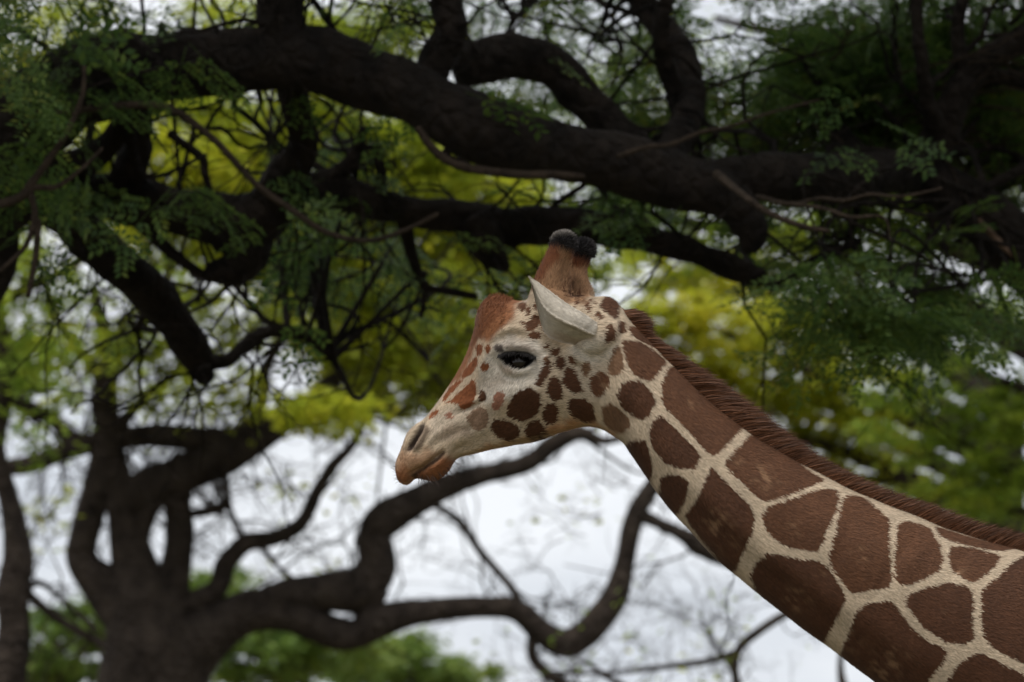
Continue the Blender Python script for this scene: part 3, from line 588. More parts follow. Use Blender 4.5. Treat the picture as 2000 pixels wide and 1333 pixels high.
# ---------------------------------------------------------------- ears
up_e = [(1036,543),(1052,553),(1078,572),(1108,594),(1140,613),(1168,632),(1202,650)]
lo_e = [(1037,547),(1043,575),(1052,612),(1064,650),(1088,667),(1128,675),(1196,684)]
fold = [(1037,546),(1048,572),(1064,603),(1090,624),(1126,640),(1156,654),(1200,668)]
def ear(s, yb):
    U_, L_, M_ = (cat_rom(np.stack([solve(u, v, yy) for (u, v), yy in zip(c, ys)]), 60) for c, ys in
                  ((up_e, -np.array([.168, .170, .168, .160, .144, .120, .050])), (lo_e, -np.array([.166, .158, .150, .140, .134, .116, .050])), (fold, -np.array([.168, .176, .186, .190, .178, .146, .050]))))
    nt_ = 40; tt_ = np.linspace(0, 1, nt_); G = np.zeros((60, nt_, 3))
    for a_, t1 in enumerate(tt_):
        if t1 < .45: f = t1 / .45; c = U_ * (1 - f) + M_ * f; bul = np.sin(f * np.pi) * .010
        else: f = (t1 - .45) / .55; c = M_ * (1 - f) + L_ * f; bul = -np.sin(f * np.pi) * .012
        c = c.copy(); c[:, 1] -= bul * np.sin(np.linspace(0, 1, 60) * np.pi) ** .7; G[:, a_] = c
    # raised vein along the fold, rolled rim, creases near the base
    rel = .0035 * np.exp(-((tt_ - .45) / .035) ** 2)[None, :] + .003 * np.exp(-(tt_ / .03) ** 2)[None, :] + .0035 * np.exp(-((1 - tt_) / .03) ** 2)[None, :]
    sx = np.linspace(0, 1, 60)[:, None]; rel = rel * np.ones((60, 1)) + .0035 * sstep(.66, .95, sx) * np.sin(sx * 75 + tt_[None] * 5); G[..., 1] -= rel
    G[..., 1] += .0012 * wob(G.reshape(-1, 3), 60, 8).reshape(60, nt_)
    bk = G.copy(); bk[..., 1] += .006 + .012 * sx * np.sin(np.pi * tt_)[None]; bk[:, 0] = G[:, 0] + np.array([0, .004, 0]); bk[:, -1] = G[:, -1] + np.array([0, .004, 0])
    V_ = np.vstack([G.reshape(-1, 3), bk.reshape(-1, 3)]); q_ = (np.arange(59)[:, None] * nt_ + np.arange(nt_ - 1)).ravel(); F_ = np.stack([q_, q_ + 1, q_ + nt_ + 1, q_ + nt_], -1); o_ = 60 * nt_
    e_ = np.arange(59) * nt_; z_ = e_ + nt_ - 1; b_ = np.arange(nt_ - 1)
    F_ = np.concatenate([F_, F_[:, ::-1] + o_, np.stack([e_, e_ + nt_, e_ + nt_ + o_, e_ + o_], -1), np.stack([z_ + nt_, z_, z_ + o_, z_ + nt_ + o_], -1), np.stack([b_ + 1, b_, b_ + o_, b_ + 1 + o_], -1), np.stack([b_, b_ + 1, b_ + 1 + o_, b_ + o_], -1) + 59 * nt_])
    cl = np.tile(s2l(226,216,200), (len(V_), 1)); tq = np.tile(tt_, 60); sq = np.repeat(np.linspace(0, 1, 60), nt_)
    tn = np.clip(.75 * sstep(.62, .8, tq) * sstep(.45, .65, sq) * sstep(.98, .8, sq) + 0, 0, 1); cl[:o_] += (s2l(196,168,140) - cl[:o_]) * tn[:, None] * .7
    cl[:o_] += (s2l(186,172,156) - cl[:o_]) * (.8 * np.exp(-((tq - .475) / .018) ** 2) + .5 * np.exp(-((tq - .98) / .03) ** 2))[:, None]
    cl *= .8 * (1 + .05 * wob(V_, 120, 9))[:, None]
    if s < 0: V_ = V_ * np.array([1, -1, 1]); F_ = F_[:, ::-1]
    eo = part('ear', deform(V_), F_, FUR, giraffe, True, cl.clip(0, 1))
    if s > 0:                                  # downy hair on the outer face and rim
        g = np.random.default_rng(71); k_ = 14000; ii_ = g.integers(0, 59, k_); jj_ = g.integers(0, nt_ - 1, k_); fu, fv = g.uniform(size=(2, k_, 1))
        Gd = deform(G); pt = (Gd[ii_, jj_] * (1 - fu) + Gd[ii_ + 1, jj_] * fu) * (1 - fv) + (Gd[ii_, jj_ + 1] * (1 - fu) + Gd[ii_ + 1, jj_ + 1] * fu) * fv
        dr = Gd[ii_, jj_] - Gd[ii_ + 1, jj_]; dr /= np.linalg.norm(dr, axis=1)[:, None] + 1e-9; sd_ = Gd[ii_, jj_ + 1] - Gd[ii_, jj_]; sd_ /= np.linalg.norm(sd_, axis=1)[:, None] + 1e-9
        dr = dr + g.normal(0, .2, (k_, 3)); tp = pt + (dr + np.array([0, -.25, 0])) * g.uniform(.005, .009, (k_, 1)); wv = sd_ * .0009
        hv = np.stack([pt - wv, pt + wv, tp], 1).reshape(-1, 3); hc_ = cl[:o_].reshape(60, nt_, 3)[ii_, jj_] * g.uniform(.85, 1.1, (k_, 1))
        fo = part('ear_fur', hv, np.arange(k_ * 3).reshape(-1, 3), FUR, giraffe, False, np.repeat(hc_, 3, 0).clip(0, 1)); fo.location = (0, 0, 0); fo.parent = eo; fo['kind'] = 'stuff'
ear(1, 0); ear(-1, 0)
# tail with a switch of long hair
v_, f_ = tube([[3.94,GY,2.02],[4.03,GY,1.85],[4.07,GY,1.55],[4.08,GY,1.2]], [.04,.026,.018,.012], 12)
part('tail', v_, f_, plain('tail_skin', s2l(190,165,135), .8), giraffe)
g = np.random.default_rng(81); k_ = 400; rt = np.array([4.08, GY, 1.22]) + g.normal(0, .012, (k_, 3)) + np.column_stack([np.zeros(k_), np.zeros(k_), g.uniform(-.05, .15, k_)])
v_, f_ = strands(rt, np.array([0, 0, -1.]) + g.normal(0, .18, (k_, 3)), np.array([0, 0, -1.]) + g.normal(0, .1, (k_, 3)), g.uniform(.3, .6, k_), np.full(k_, .003), 4)
part('tail_switch', v_, f_, FUR, giraffe, False, np.tile(s2l(30,24,22), (len(v_), 1)))
# ================================================================= GROUND
gm, t, N, L = mat('dry_grass_ground')
o = N('ShaderNodeOutputMaterial'); p = N('ShaderNodeBsdfPrincipled'); tc = N('ShaderNodeTexCoord'); n1 = N('ShaderNodeTexNoise'); n1.inputs['Scale'].default_value = .8; n1.inputs['Detail'].default_value = 9
r = N('ShaderNodeValToRGB'); r.color_ramp.elements[0].position = .4; r.color_ramp.elements[0].color = (.13, .10, .06, 1); r.color_ramp.elements[1].position = .6; r.color_ramp.elements[1].color = (.085, .09, .035, 1)
L(tc.outputs['Object'], n1.inputs['Vector']); L(n1.outputs['Fac'], r.inputs[0]); L(r.outputs[0], p.inputs['Base Color']); p.inputs['Roughness'].default_value = .95; L(p.outputs[0], o.inputs[0])
gx = np.linspace(-1500, 1500, 61); GX, GYY = np.meshgrid(gx, gx + 900); gz = np.zeros_like(GX)
q_ = (np.arange(60)[:, None] * 61 + np.arange(60)).ravel()
go = mesh_np('ground', np.stack([GX, GYY, gz], -1).reshape(-1, 3), np.stack([q_, q_ + 1, q_ + 62, q_ + 61], -1), gm); go['kind'] = 'structure'
# ================================================================= TREES
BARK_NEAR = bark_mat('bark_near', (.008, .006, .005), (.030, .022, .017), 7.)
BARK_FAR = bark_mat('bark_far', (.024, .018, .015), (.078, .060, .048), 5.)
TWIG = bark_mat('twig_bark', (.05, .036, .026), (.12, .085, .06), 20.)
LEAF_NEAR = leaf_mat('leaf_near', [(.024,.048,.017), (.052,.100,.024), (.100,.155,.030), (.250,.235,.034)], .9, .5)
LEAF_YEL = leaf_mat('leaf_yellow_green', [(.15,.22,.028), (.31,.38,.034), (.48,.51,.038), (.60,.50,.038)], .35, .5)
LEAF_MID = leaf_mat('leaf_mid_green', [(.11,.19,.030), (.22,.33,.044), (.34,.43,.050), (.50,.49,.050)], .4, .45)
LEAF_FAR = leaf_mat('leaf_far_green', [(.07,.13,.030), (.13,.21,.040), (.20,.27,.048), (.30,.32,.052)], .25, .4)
# ---- leaves: a doubly feathered leaf of small paired leaflets
def spray_mesh(g, npin=4, nl=6, L0=.22, ll=.034, lw=.016):
    V_, F_ = [], []
    for a in range(npin):
        x0 = L0 * (.25 + .75 * a / (npin - 1)); droop = -.25 * (x0 / L0) ** 2 * L0 * .5
        for sd_ in (-1, 1):
            ang = sd_ * R(g.uniform(42, 62) - a * 6); pl = L0 * .62 * (1 - .25 * abs(a - 1.5) / 2); dv = np.array([math.cos(ang), math.sin(ang), g.uniform(-.28, -.05)])
            for b_ in range(nl):
                for s2 in (-1, 1):
                    c = np.array([x0, 0, droop]) + dv * pl * (.18 + .82 * b_ / (nl - 1)); c[2] -= .02 * (b_ / nl) ** 2
                    la = ang + s2 * R(g.uniform(38, 60)); ax = np.array([math.cos(la), math.sin(la), g.uniform(-.35, .1)]); sz = g.uniform(.75, 1.15)
                    nx = np.array([-ax[1], ax[0], g.uniform(-.3, .3)]); k0 = len(V_)
                    V_ += [c, c + ax * ll * .45 * sz + nx * lw * .5 * sz, c + ax * ll * sz, c + ax * ll * .45 * sz - nx * lw * .5 * sz]; F_.append((k0, k0 + 1, k0 + 2, k0 + 3))
    k0 = len(V_); w_ = .0016
    V_ += [np.array([-.03, -w_, 0]), np.array([-.03, w_, 0]), np.array([L0, w_ * .5, -.25 * L0 * .5]), np.array([L0, -w_ * .5, -.25 * L0 * .5])]; F_.append((k0, k0 + 1, k0 + 2, k0 + 3))
    return np.array(V_), np.array(F_)
g0 = np.random.default_rng(100)
SPR = [spray_mesh(g0) for _ in range(4)]
SPR_S = [spray_mesh(g0, 3, 4, .20, .050, .024) for _ in range(3)]          # fewer, larger leaflets for the denser shaded foliage
def rots(g, n_, tilt=.5, droop=.35):
    a = g.uniform(0, 2 * np.pi, n_); x = np.stack([np.cos(a), np.sin(a), -droop + g.normal(0, .35, n_)], -1); x /= np.linalg.norm(x, axis=1)[:, None]
    z = np.array([0, 0, 1.]) + g.normal(0, tilt, (n_, 3)); y = np.cross(z, x); y /= np.linalg.norm(y, axis=1)[:, None]; z = np.cross(x, y)
    return np.stack([x, y, z], -1)
def scatter(g, P_, meshes, smin, smax, tilt=.5, droop=.35):
    out_ = []; which = g.integers(0, len(meshes), len(P_)); M_ = rots(g, len(P_), tilt, droop); sc = g.uniform(smin, smax, len(P_))
    for w_, (v, f) in enumerate(meshes):
        ix = np.where(which == w_)[0]
        if not len(ix): continue
        VV_ = np.einsum('nij,kj->nki', M_[ix], v) * sc[ix][:, None, None] + P_[ix][:, None]
        out_.append((VV_.reshape(-1, 3), [(np.arange(len(ix))[:, None, None] * len(v) + f[None]).reshape(-1, 4)]))
    return join(out_)
def cards(g, P_, s0, s1, flat=.6):            # single small leaves for foliage that the lens blurs
    n_ = len(P_); M_ = rots(g, n_, flat, .2); s = g.uniform(s0, s1, n_)
    q = np.array([[0, 0, 0], [.5, .27, .02], [1, 0, -.06], [.45, -.27, .02]])
    return (np.einsum('nij,kj->nki', M_, q) * s[:, None, None] + P_[:, None]).reshape(-1, 3), [np.arange(n_ * 4).reshape(-1, 4)]
def clumps(g, C_, rad, n_, sub, flat=.45, spread=.30):
    """n_ points in an ellipsoid (centre C_, radii rad), gathered into flattened sub-clumps"""
    d = g.normal(size=(sub, 3)); d /= np.linalg.norm(d, axis=1)[:, None]; c = d * (g.uniform(size=(sub, 1)) ** (1 / 3)) * rad
    i_ = g.integers(0, sub, n_); sg = spread * np.mean(rad) * g.uniform(.5, 1.2, sub)
    e = c[i_] + g.normal(size=(n_, 3)) * sg[i_][:, None] * np.array([1, 1, flat])
    return C_ + e[np.linalg.norm(e / rad, axis=1) < 1.35]
def cloud(g, ells, d0, spread=.30):                       # ells: (u, v, ru, rv in photo pixels, depth, depth radius m, leaves, sub-clumps)
    return np.vstack([clumps(g, at(u, v, d), np.array([ru * d / FPX, dr, rv * d / FPX]), n_, sub, .45, spread) for u, v, ru, rv, d, dr, n_, sub in ells])
def limb_path(L_, d):                         # L_: (u, v, radius px[, metres nearer/farther])
    P_ = np.stack([at(q[0], q[1], d + (q[3] if len(q) > 3 else 0)) for q in L_]); r_ = np.array([q[2] * d / FPX for q in L_]); return P_, r_
def twigs(g, starts, dirs, ln, r0, steps=7, branch=2, wander=.35, grav=-.05):
    """fine forking twigs; returns tubes and the twig ends"""
    out_ = []; ends = []; todo = [(s, d, l_, r0, branch) for s, d, l_ in zip(starts, dirs, ln)]
    while todo:
        s, d, l_, r_, b_ = todo.pop(); P_ = [s]; d = d / (np.linalg.norm(d) + 1e-9)
        for i_ in range(steps):
            d = d + g.normal(0, wander, 3) * .5 + np.array([0, 0, grav]); d /= np.linalg.norm(d); P_.append(P_[-1] + d * l_ / steps)
            if b_ > 0 and i_ >= 1 and g.uniform() < .55:
                e = g.normal(size=3); e -= d * (e @ d); e /= np.linalg.norm(e); todo.append((P_[-1], d * .7 + e * .8, l_ * g.uniform(.4, .7), r_ * .55, b_ - 1))
        P_ = np.array(P_); rr = np.linspace(r_, r_ * .35, len(P_)); seg = 3
        T_ = np.gradient(P_, axis=0); T_ /= np.linalg.norm(T_, axis=1)[:, None] + 1e-9; N_ = np.cross(T_, [.3, .5, .81]); N_ /= np.linalg.norm(N_, axis=1)[:, None] + 1e-9; B_ = np.cross(T_, N_)
        a = np.arange(seg) * 2 * np.pi / seg; V_ = (P_[:, None] + (N_[:, None] * np.cos(a)[None, :, None] + B_[:, None] * np.sin(a)[None, :, None]) * rr[:, None, None]).reshape(-1, 3)
        ii_ = np.arange(len(P_) - 1)[:, None] * seg; j_ = np.arange(seg); k_ = (j_ + 1) % seg
        out_.append((V_, [np.stack([ii_ + j_, ii_ + k_, ii_ + seg + k_, ii_ + seg + j_], -1).reshape(-1, 4)])); ends.append(P_[-1]); ends.append(P_[len(P_) // 2])
    return out_, np.array(ends)
def feeders(g, paths, targets, r0, jit=.15):
    """thin curved branches from the closest limb point to each leaf clump"""
    pool = np.vstack([cat_rom(p_, 40) for p_ in paths]); out_ = []
    for tg in targets:
        d = np.linalg.norm(pool - tg, axis=1) + g.uniform(0, .6, len(pool)); s = pool[np.argmin(d)]; ln_ = np.linalg.norm(tg - s)
        if ln_ < .1: continue
        m1 = s * .65 + tg * .35 + g.normal(0, jit * ln_, 3); m2 = s * .3 + tg * .7 + g.normal(0, jit * ln_, 3)
        out_.append(tube([s, m1, m2, tg], [r0 * (.6 + .25 * ln_), r0 * .7, r0 * .5, r0 * .25], 5, False))
    return out_
def tree(name, label, base, limbs, d, bark, trunk, seed, group=None, rough=.10):
    g = np.random.default_rng(seed); root = thing(name, label, 'tree', base, group); paths = []
    P_, r_ = trunk; part('trunk', *tube(P_, r_, 18, True, rough, seed, 1.5), bark, root); paths.append(P_)
    for i_, L_ in enumerate(limbs):
        P_, r_ = limb_path(L_, d); big = r_.max() > .05
        part('limb', *tube(P_, r_, 14 if big else 8, True, rough if big else .05, seed + 10 + i_, 1.6), bark, root); paths.append(P_)
    return root, paths, g
def trunk_px(L_, d, flare=1.5):               # trunk from its photo pixels, carried on below the frame to the ground
    P_, r_ = limb_path(L_, d); b_ = P_[0].copy(); z = b_[2]
    lo = np.array([[b_[0], b_[1], -.15], [b_[0], b_[1], .35], [b_[0] * 1 + .02 * z, b_[1], z * .5]]); lr = np.array([r_[0] * flare * 1.35, r_[0] * flare, r_[0] * 1.15])
    return np.vstack([lo, P_]), np.concatenate([lr, r_]), (b_[0], b_[1], 0)
def sprays(root, g, P_, meshes, m_, s0, s1):   # the leaves that show largest, each its own part
    ms = []
    for v, f in meshes:
        me = mesh_np('leaf_spray', v, f, m_, None, False); ms.append(me.data); bpy.data.objects.remove(me)
    M_ = rots(g, len(P_), .5, .45)
    for p_, q in zip(P_, M_):
        o_ = bpy.data.objects.new('leaf_spray', ms[g.integers(0, len(ms))]); COL.objects.link(o_); o_.parent = root; s = g.uniform(s0, s1)
        mt = Matrix(q.tolist()).to_4x4() @ Matrix.Scale(s, 4); mt.translation = Vector(p_) - root.location; o_.matrix_local = mt
# ---------------------------------------------------------------- near tree: heavy dark limbs across the top
D1 = 15.0
tp, tr, tb = trunk_px([(-420,1500,170), (-360,1000,150), (-210,720,125), (-110,580,105), (-50,450,95), (-40,300,95), (-60,150,70), (-120,-100,50), (-60,-500,25)], D1)
NEAR = [
 [(-60,330,100), (60,235,95), (150,170,85), (300,132,72), (450,122,62), (560,118,62), (620,122,70), (700,145,62), (800,185,62,-.1), (900,238,64,-.2), (1000,270,64,-.2), (1100,292,60,-.1), (1200,315,56), (1300,350,54,.1), (1390,372,50,.1), (1440,405,44,.1), (1468,455,36,.1), (1462,488,20,.1)],
 [(1260,335,46,.1), (1370,352,44,.2), (1480,345,44,.3), (1560,345,48,.4), (1650,350,52,.6), (1740,338,46,.8), (1800,330,36,1.), (1870,280,22,1.2)],
 [(-40,400,80), (60,375,52,.3), (150,375,44,.5), (250,392,46,.6), (350,412,48,.6), (430,428,56,.6), (500,430,62,.6), (560,392,46,.6), (640,372,36,.6), (720,395,34,.6), (800,412,30,.6), (900,425,34,.7), (1000,440,40,.8), (1120,440,38,.8), (1240,462,30,.8), (1350,490,27,.8), (1440,528,27,.8), (1490,545,20,.8)],
 [(455,440,60,.6), (475,490,58,.6), (455,525,38,.6), (405,532,18,.6)],
 [(920,430,44,.7), (945,470,42,.7), (965,500,28,.7), (990,526,10,.7)],
 [(520,415,46,.6), (560,345,42,.5), (592,280,32,.4), (580,215,30,.3), (565,150,34,.1)],
 [(240,385,44,.6), (262,310,32,.5), (268,240,30,.3), (258,170,34,.1)],
 [(90,350,50,.4), (160,318,34,.4), (210,285,26,.4), (240,235,20,.3), (255,190,16,.2)],
 [(600,360,22,.6), (650,345,20,.6), (685,318,17,.6), (700,280,13,.6), (712,250,9,.6)],
 [(60,360,60,.3), (120,415,44,.5), (200,490,44,.8), (290,570,44,1.), (350,640,40,1.1), (385,700,34,1.2), (402,745,20,1.2)],
 [(385,705,22,1.2), (440,706,15,1.2), (480,672,14,1.3), (520,650,14,1.4), (580,650,13,1.5), (640,690,10,1.6), (660,720,7,1.6)],
 [(820,200,40), (850,120,36), (880,60,34), (870,-20,30), (880,-120,25)],
 [(560,110,50), (545,40,46), (560,-40,46), (600,-160,40), (640,-300,30)],
 [(900,130,46,.5), (1000,108,44,.6), (1080,130,44,.7), (1130,180,42,.7), (1190,240,36,.7), (1260,300,30,.6)],
 [(1280,330,40,.3), (1330,260,34,.5), (1350,180,32,.7), (1320,90,30,.9), (1260,10,28,1.), (1200,-80,26,1.)],
 [(1330,200,24,.7), (1300,130,20,.6), (1290,60,18,.5), (1310,-30,16,.5)],
 [(720,395,16,.6), (745,360,13,.6), (738,310,11,.6), (730,280,8,.6)],
 [(330,260,9,.4), (350,275,9,.4), (395,310,9,.4), (400,340,8,.4), (415,385,6,.4)],
 [(255,420,16,.6), (330,490,13,.6), (385,530,10,.6), (420,545,7,.6)],
 [(785,415,18,.7), (800,480,14,.8), (815,530,11,.8), (830,560,9,.8), (880,570,9,.8), (930,580,8,.8)],
 [(830,550,9,.8), (828,590,7,.8), (822,620,5,.8)],
 [(1000,270,14,.3), (930,265,12,.4), (870,300,10,.4), (905,315,9,.4), (960,290,8,.4)],
 [(1500,560,16,.8), (1545,540,14,.8), (1600,505,11,.8), (1680,470,8,.8)],
]
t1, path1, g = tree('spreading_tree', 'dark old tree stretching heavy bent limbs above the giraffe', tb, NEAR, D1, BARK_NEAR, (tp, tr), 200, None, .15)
pale = [[(110,222,7), (200,210,8), (280,205,8), (340,216,8), (420,275,7), (500,360,7), (570,410,7), (640,455,6), (720,470,5), (790,450,5), (855,418,4)],
        [(815,250,7), (850,295,9), (900,325,9), (1000,340,9), (1080,342,9), (1140,345,5)], [(1205,306,6), (1260,288,5), (1310,282,5), (1370,258,4), (1430,246,3.5), (1500,222,3), (1600,195,2)],
        [(1400,340,9,-.1), (1450,380,7,-.5), (1500,415,6,-.6), (1560,440,6,-.6), (1620,452,4,-.6)], [(1480,385,6,.2), (1545,400,5,-.1), (1600,388,4,-.3), (1650,392,4,-.4), (1700,380,3.5,-.5), (1760,384,3,-.5), (1840,368,2,-.5)],
        [(1540,398,5,-.2), (1610,408,4,-.4), (1660,424,3.5,-.5), (1725,425,3,-.5), (1740,470,2,-.5)], [(0,400,9,-.8), (40,385,9,-.8), (60,360,8,-.8), (90,320,7,-.8), (130,260,6,-.8), (160,190,5,-.8), (165,130,4,-.8)],
        [(0,530,4,-.8), (50,480,5,-.8), (68,420,6,-.8), (62,370,7,-.8), (110,365,5,-.8), (160,330,4,-.8), (200,290,3,-.8)], [(55,580,5,-.8), (70,500,6,-.8), (75,430,6,-.8)]]
for L_ in pale: P_, r_ = limb_path(L_, D1 - .4); part('branch', *tube(P_, r_, 7, True, .08, 3), TWIG, t1)
ell = [(60,90,200,130,14.2,.8,260,26), (20,320,110,120,14.0,.6,120,12), (180,30,220,70,14.8,1.,160,14), (560,60,160,60,15.5,.8,110,12), (350,120,60,60,14.3,.4,30,4), (260,370,110,50,14.4,.4,60,6), (170,200,60,60,14.2,.3,30,4),
       (900,20,220,80,16.5,1.,220,18), (700,260,70,60,15.8,.4,40,5), (650,490,130,90,16.2,.7,170,14), (760,520,140,90,16.4,.8,130,12), (1100,80,180,110,16.2,1.,330,26), (1230,110,200,120,15.8,1.,340,26),
       (1480,120,220,130,15.2,1.,420,30), (1500,270,160,90,14.8,.7,240,18), (1320,250,140,60,15.4,.6,120,10), (1260,190,90,60,14.6,.5,60,8), (1130,380,100,50,16.2,.5,60,8), (1560,500,110,70,15.2,.6,60,12), (1650,590,70,60,15.0,.5,40,8)]
ell = [q[:4] + ((q[4] + 2.2 if q[0] > 800 else q[4] + (.2 if q[0] < 400 else 1.2)), q[5], int(q[6] * (.14 if q[1] < 130 or q[0] < 130 else .12 if q[0] < 1000 else .36)), q[7]) for q in ell]
lp = cloud(g, ell, D1); lp = lp[(proj(lp)[:, 1] < 690)]
fd = feeders(g, path1, np.stack([at(u + g.normal() * ru * .6, v + g.normal() * rv * .6, d) for u, v, ru, rv, d, dr, n_, sub in ell for _ in range(3)]), .014)
st = np.vstack([cat_rom(p_, 40)[g.integers(3, 40, 6)] for p_ in path1[1:17]]); dr = g.normal(size=st.shape) + np.array([0, -.3, .1])
tw, ends = twigs(g, st, dr, g.uniform(.35, 1.1, len(st)), .009, 6, 2, .6); ends = ends[proj(ends)[:, 1] < 640]
sb = np.vstack([cat_rom(p_, 40)[g.integers(4, 38, 1)] for p_ in path1[1:17]]); tw3, _ = twigs(g, sb, g.normal(size=sb.shape) * np.array([1, .5, 1]) + np.array([0, .5, .9]), g.uniform(.6, 1.3, len(sb)), .022, 9, 1, .7, .02)
part('twigs', *join(fd + tw + tw3), BARK_NEAR, t1, stuff=True)
big = g.permutation(len(lp)); ns_ = 170
sprays(t1, g, lp[big[:ns_]], SPR, LEAF_NEAR, .8, 1.25)
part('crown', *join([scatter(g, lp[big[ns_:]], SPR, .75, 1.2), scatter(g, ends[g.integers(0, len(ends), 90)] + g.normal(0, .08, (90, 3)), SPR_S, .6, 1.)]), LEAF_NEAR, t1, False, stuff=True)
# the roof of the same crown above the frame, which keeps the limbs in deep shade
ov = np.vstack([clumps(g, np.array([x, y, z]), np.array([2.2, 1.6, .7]), 800, 24, .4) for x, y, z in [(-4, 13.6, 7.2), (-1.5, 14.2, 7.6), (1.2, 14.2, 7.6), (3.6, 14.4, 7.4), (-3.2, 17, 8.0), (0, 17.5, 8.4), (3, 17, 8.2), (-5.5, 16, 7.2), (-2.5, 12.9, 7.6), (2.2, 13.2, 7.9)]])
ov = ov[(proj(ov)[:, 1] < 60)]
part('crown_roof', *cards(g, ov, .14, .26), LEAF_NEAR, t1, False, stuff=True)
roofl = [[tp[-3], [-2.6, 14.5, 5.9], [-1, 15, 6.9], [1.5, 15, 7.4], [3.5, 15, 7.3]], [tp[-3], [-3.2, 14, 6.2], [-4, 13.7, 7.0]], [[-1, 15, 6.9], [0, 16.4, 7.8], [2.5, 17, 8.1]]]
for L_ in roofl: part('limb', *tube(L_, np.linspace(.11, .03, len(L_)), 10, True, .1, 5), BARK_NEAR, t1)
# ---------------------------------------------------------------- near right tree
D2 = 16.0
tp, tr, tb = trunk_px([(2330,1500,150), (2320,1000,130), (2260,760,110), (2140,600,85), (2040,530,72), (1980,475,64), (1910,415,56), (1840,365,46), (1770,335,36), (1690,312,26), (1620,290,14)], D2)
RGT = [[(1800,345,38), (1822,300,34), (1850,240,32), (1872,180,30), (1920,120,28), (1990,85,26), (2080,40,24)], [(1850,180,20,.2), (1930,150,18,.3), (2010,160,18,.4), (2100,180,18,.4)],
       [(1836,270,24), (1812,200,16,-.2), (1800,120,14,-.3), (1790,30,12,-.3), (1800,-60,10,-.3)], [(1885,150,18), (1870,60,14), (1890,-40,12)], [(1700,320,20), (1640,250,14,.2), (1600,170,11,.3), (1560,90,9,.4)],
       [(2000,330,12,-.2), (1960,350,11,-.2), (1900,380,9,-.2), (1860,400,6,-.2)], [(2140,600,40,.2), (2150,400,36,.4), (2120,200,34,.6), (2160,0,30,.8), (2200,-250,20,.8)]]
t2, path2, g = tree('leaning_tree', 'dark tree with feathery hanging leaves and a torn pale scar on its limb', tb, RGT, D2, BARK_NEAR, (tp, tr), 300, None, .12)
P_, r_ = limb_path([(1912,428,3,-.14), (1935,455,6,-.16), (1958,480,6,-.16), (1985,505,3,-.16)], D2); part('bark_scar', *tube(P_, r_, 8), plain('bare_wood', (.16, .095, .06), .8), t2)
ell = [(1700,90,190,120,15.2,1.,480,34), (1900,80,190,110,15.6,1.,420,30), (1620,200,160,80,15.0,.8,260,18), (1780,210,150,90,15.6,.8,260,20), (1930,270,130,90,15.2,.7,260,20), (1960,390,100,80,15.6,.6,140,12), (1690,330,110,50,14.9,.5,120,10),
       (1740,480,130,60,15.2,.7,150,18), (1840,520,120,80,15.4,.6,170,14), (1630,560,60,70,14.4,.3,200,8), (1700,625,70,40,14.4,.3,260,8), (1800,600,110,60,15.2,.5,150,12), (1890,600,70,40,14.6,.3,180,6), (1960,520,80,70,16.6,.6,70,8)]
ell = [q[:4] + (q[4] + (1.9 if q[1] < 450 else .5), q[5], int(q[6] * (.42 if q[1] < 300 else .18 if q[1] < 450 else .10)), q[7]) for q in ell]
lp = cloud(g, ell, D2)
fd = feeders(g, path2, np.stack([at(u + g.normal() * ru * .6, v + g.normal() * rv * .6, d) for u, v, ru, rv, d, dr, n_, sub in ell for _ in range(3)]), .014)
st = at(g.uniform(1550, 1900, 46), g.uniform(110, 260, 46), g.uniform(16, 17.5, 46)); tw, ends = twigs(g, st, np.array([.8, 0, -.2]) + g.normal(0, .5, (46, 3)), g.uniform(.5, 1.2, 46), .008, 7, 1, .5)
sb = np.vstack([cat_rom(p_, 40)[g.integers(4, 38, 1)] for p_ in path2]); tw3, _ = twigs(g, sb, g.normal(size=sb.shape) * np.array([1, .5, 1]) + np.array([-.3, .5, .7]), g.uniform(.6, 1.3, len(sb)), .020, 9, 1, .7, .0)
part('twigs', *join(fd + tw3), BARK_NEAR, t2, stuff=True); part('dry_twigs', *join(tw), TWIG, t2, stuff=True)
big = g.permutation(len(lp)); ns_ = 290
sprays(t2, g, lp[big[:ns_]], SPR, LEAF_NEAR, .8, 1.3)
part('crown', *scatter(g, lp[big[ns_:]], SPR, .75, 1.25), LEAF_NEAR, t2, False, stuff=True)
ov = np.vstack([clumps(g, np.array([x, y, z]), np.array([2.0, 1.6, .7]), 700, 22, .4) for x, y, z in [(4.6, 15.0, 7.0), (6.2, 15.5, 6.6), (3.6, 16.6, 7.6), (5.4, 17.5, 7.6), (7, 17, 7)]]); ov = ov[(proj(ov)[:, 1] < 60)]
part('crown_roof', *cards(g, ov, .14, .26), LEAF_NEAR, t2, False, stuff=True)
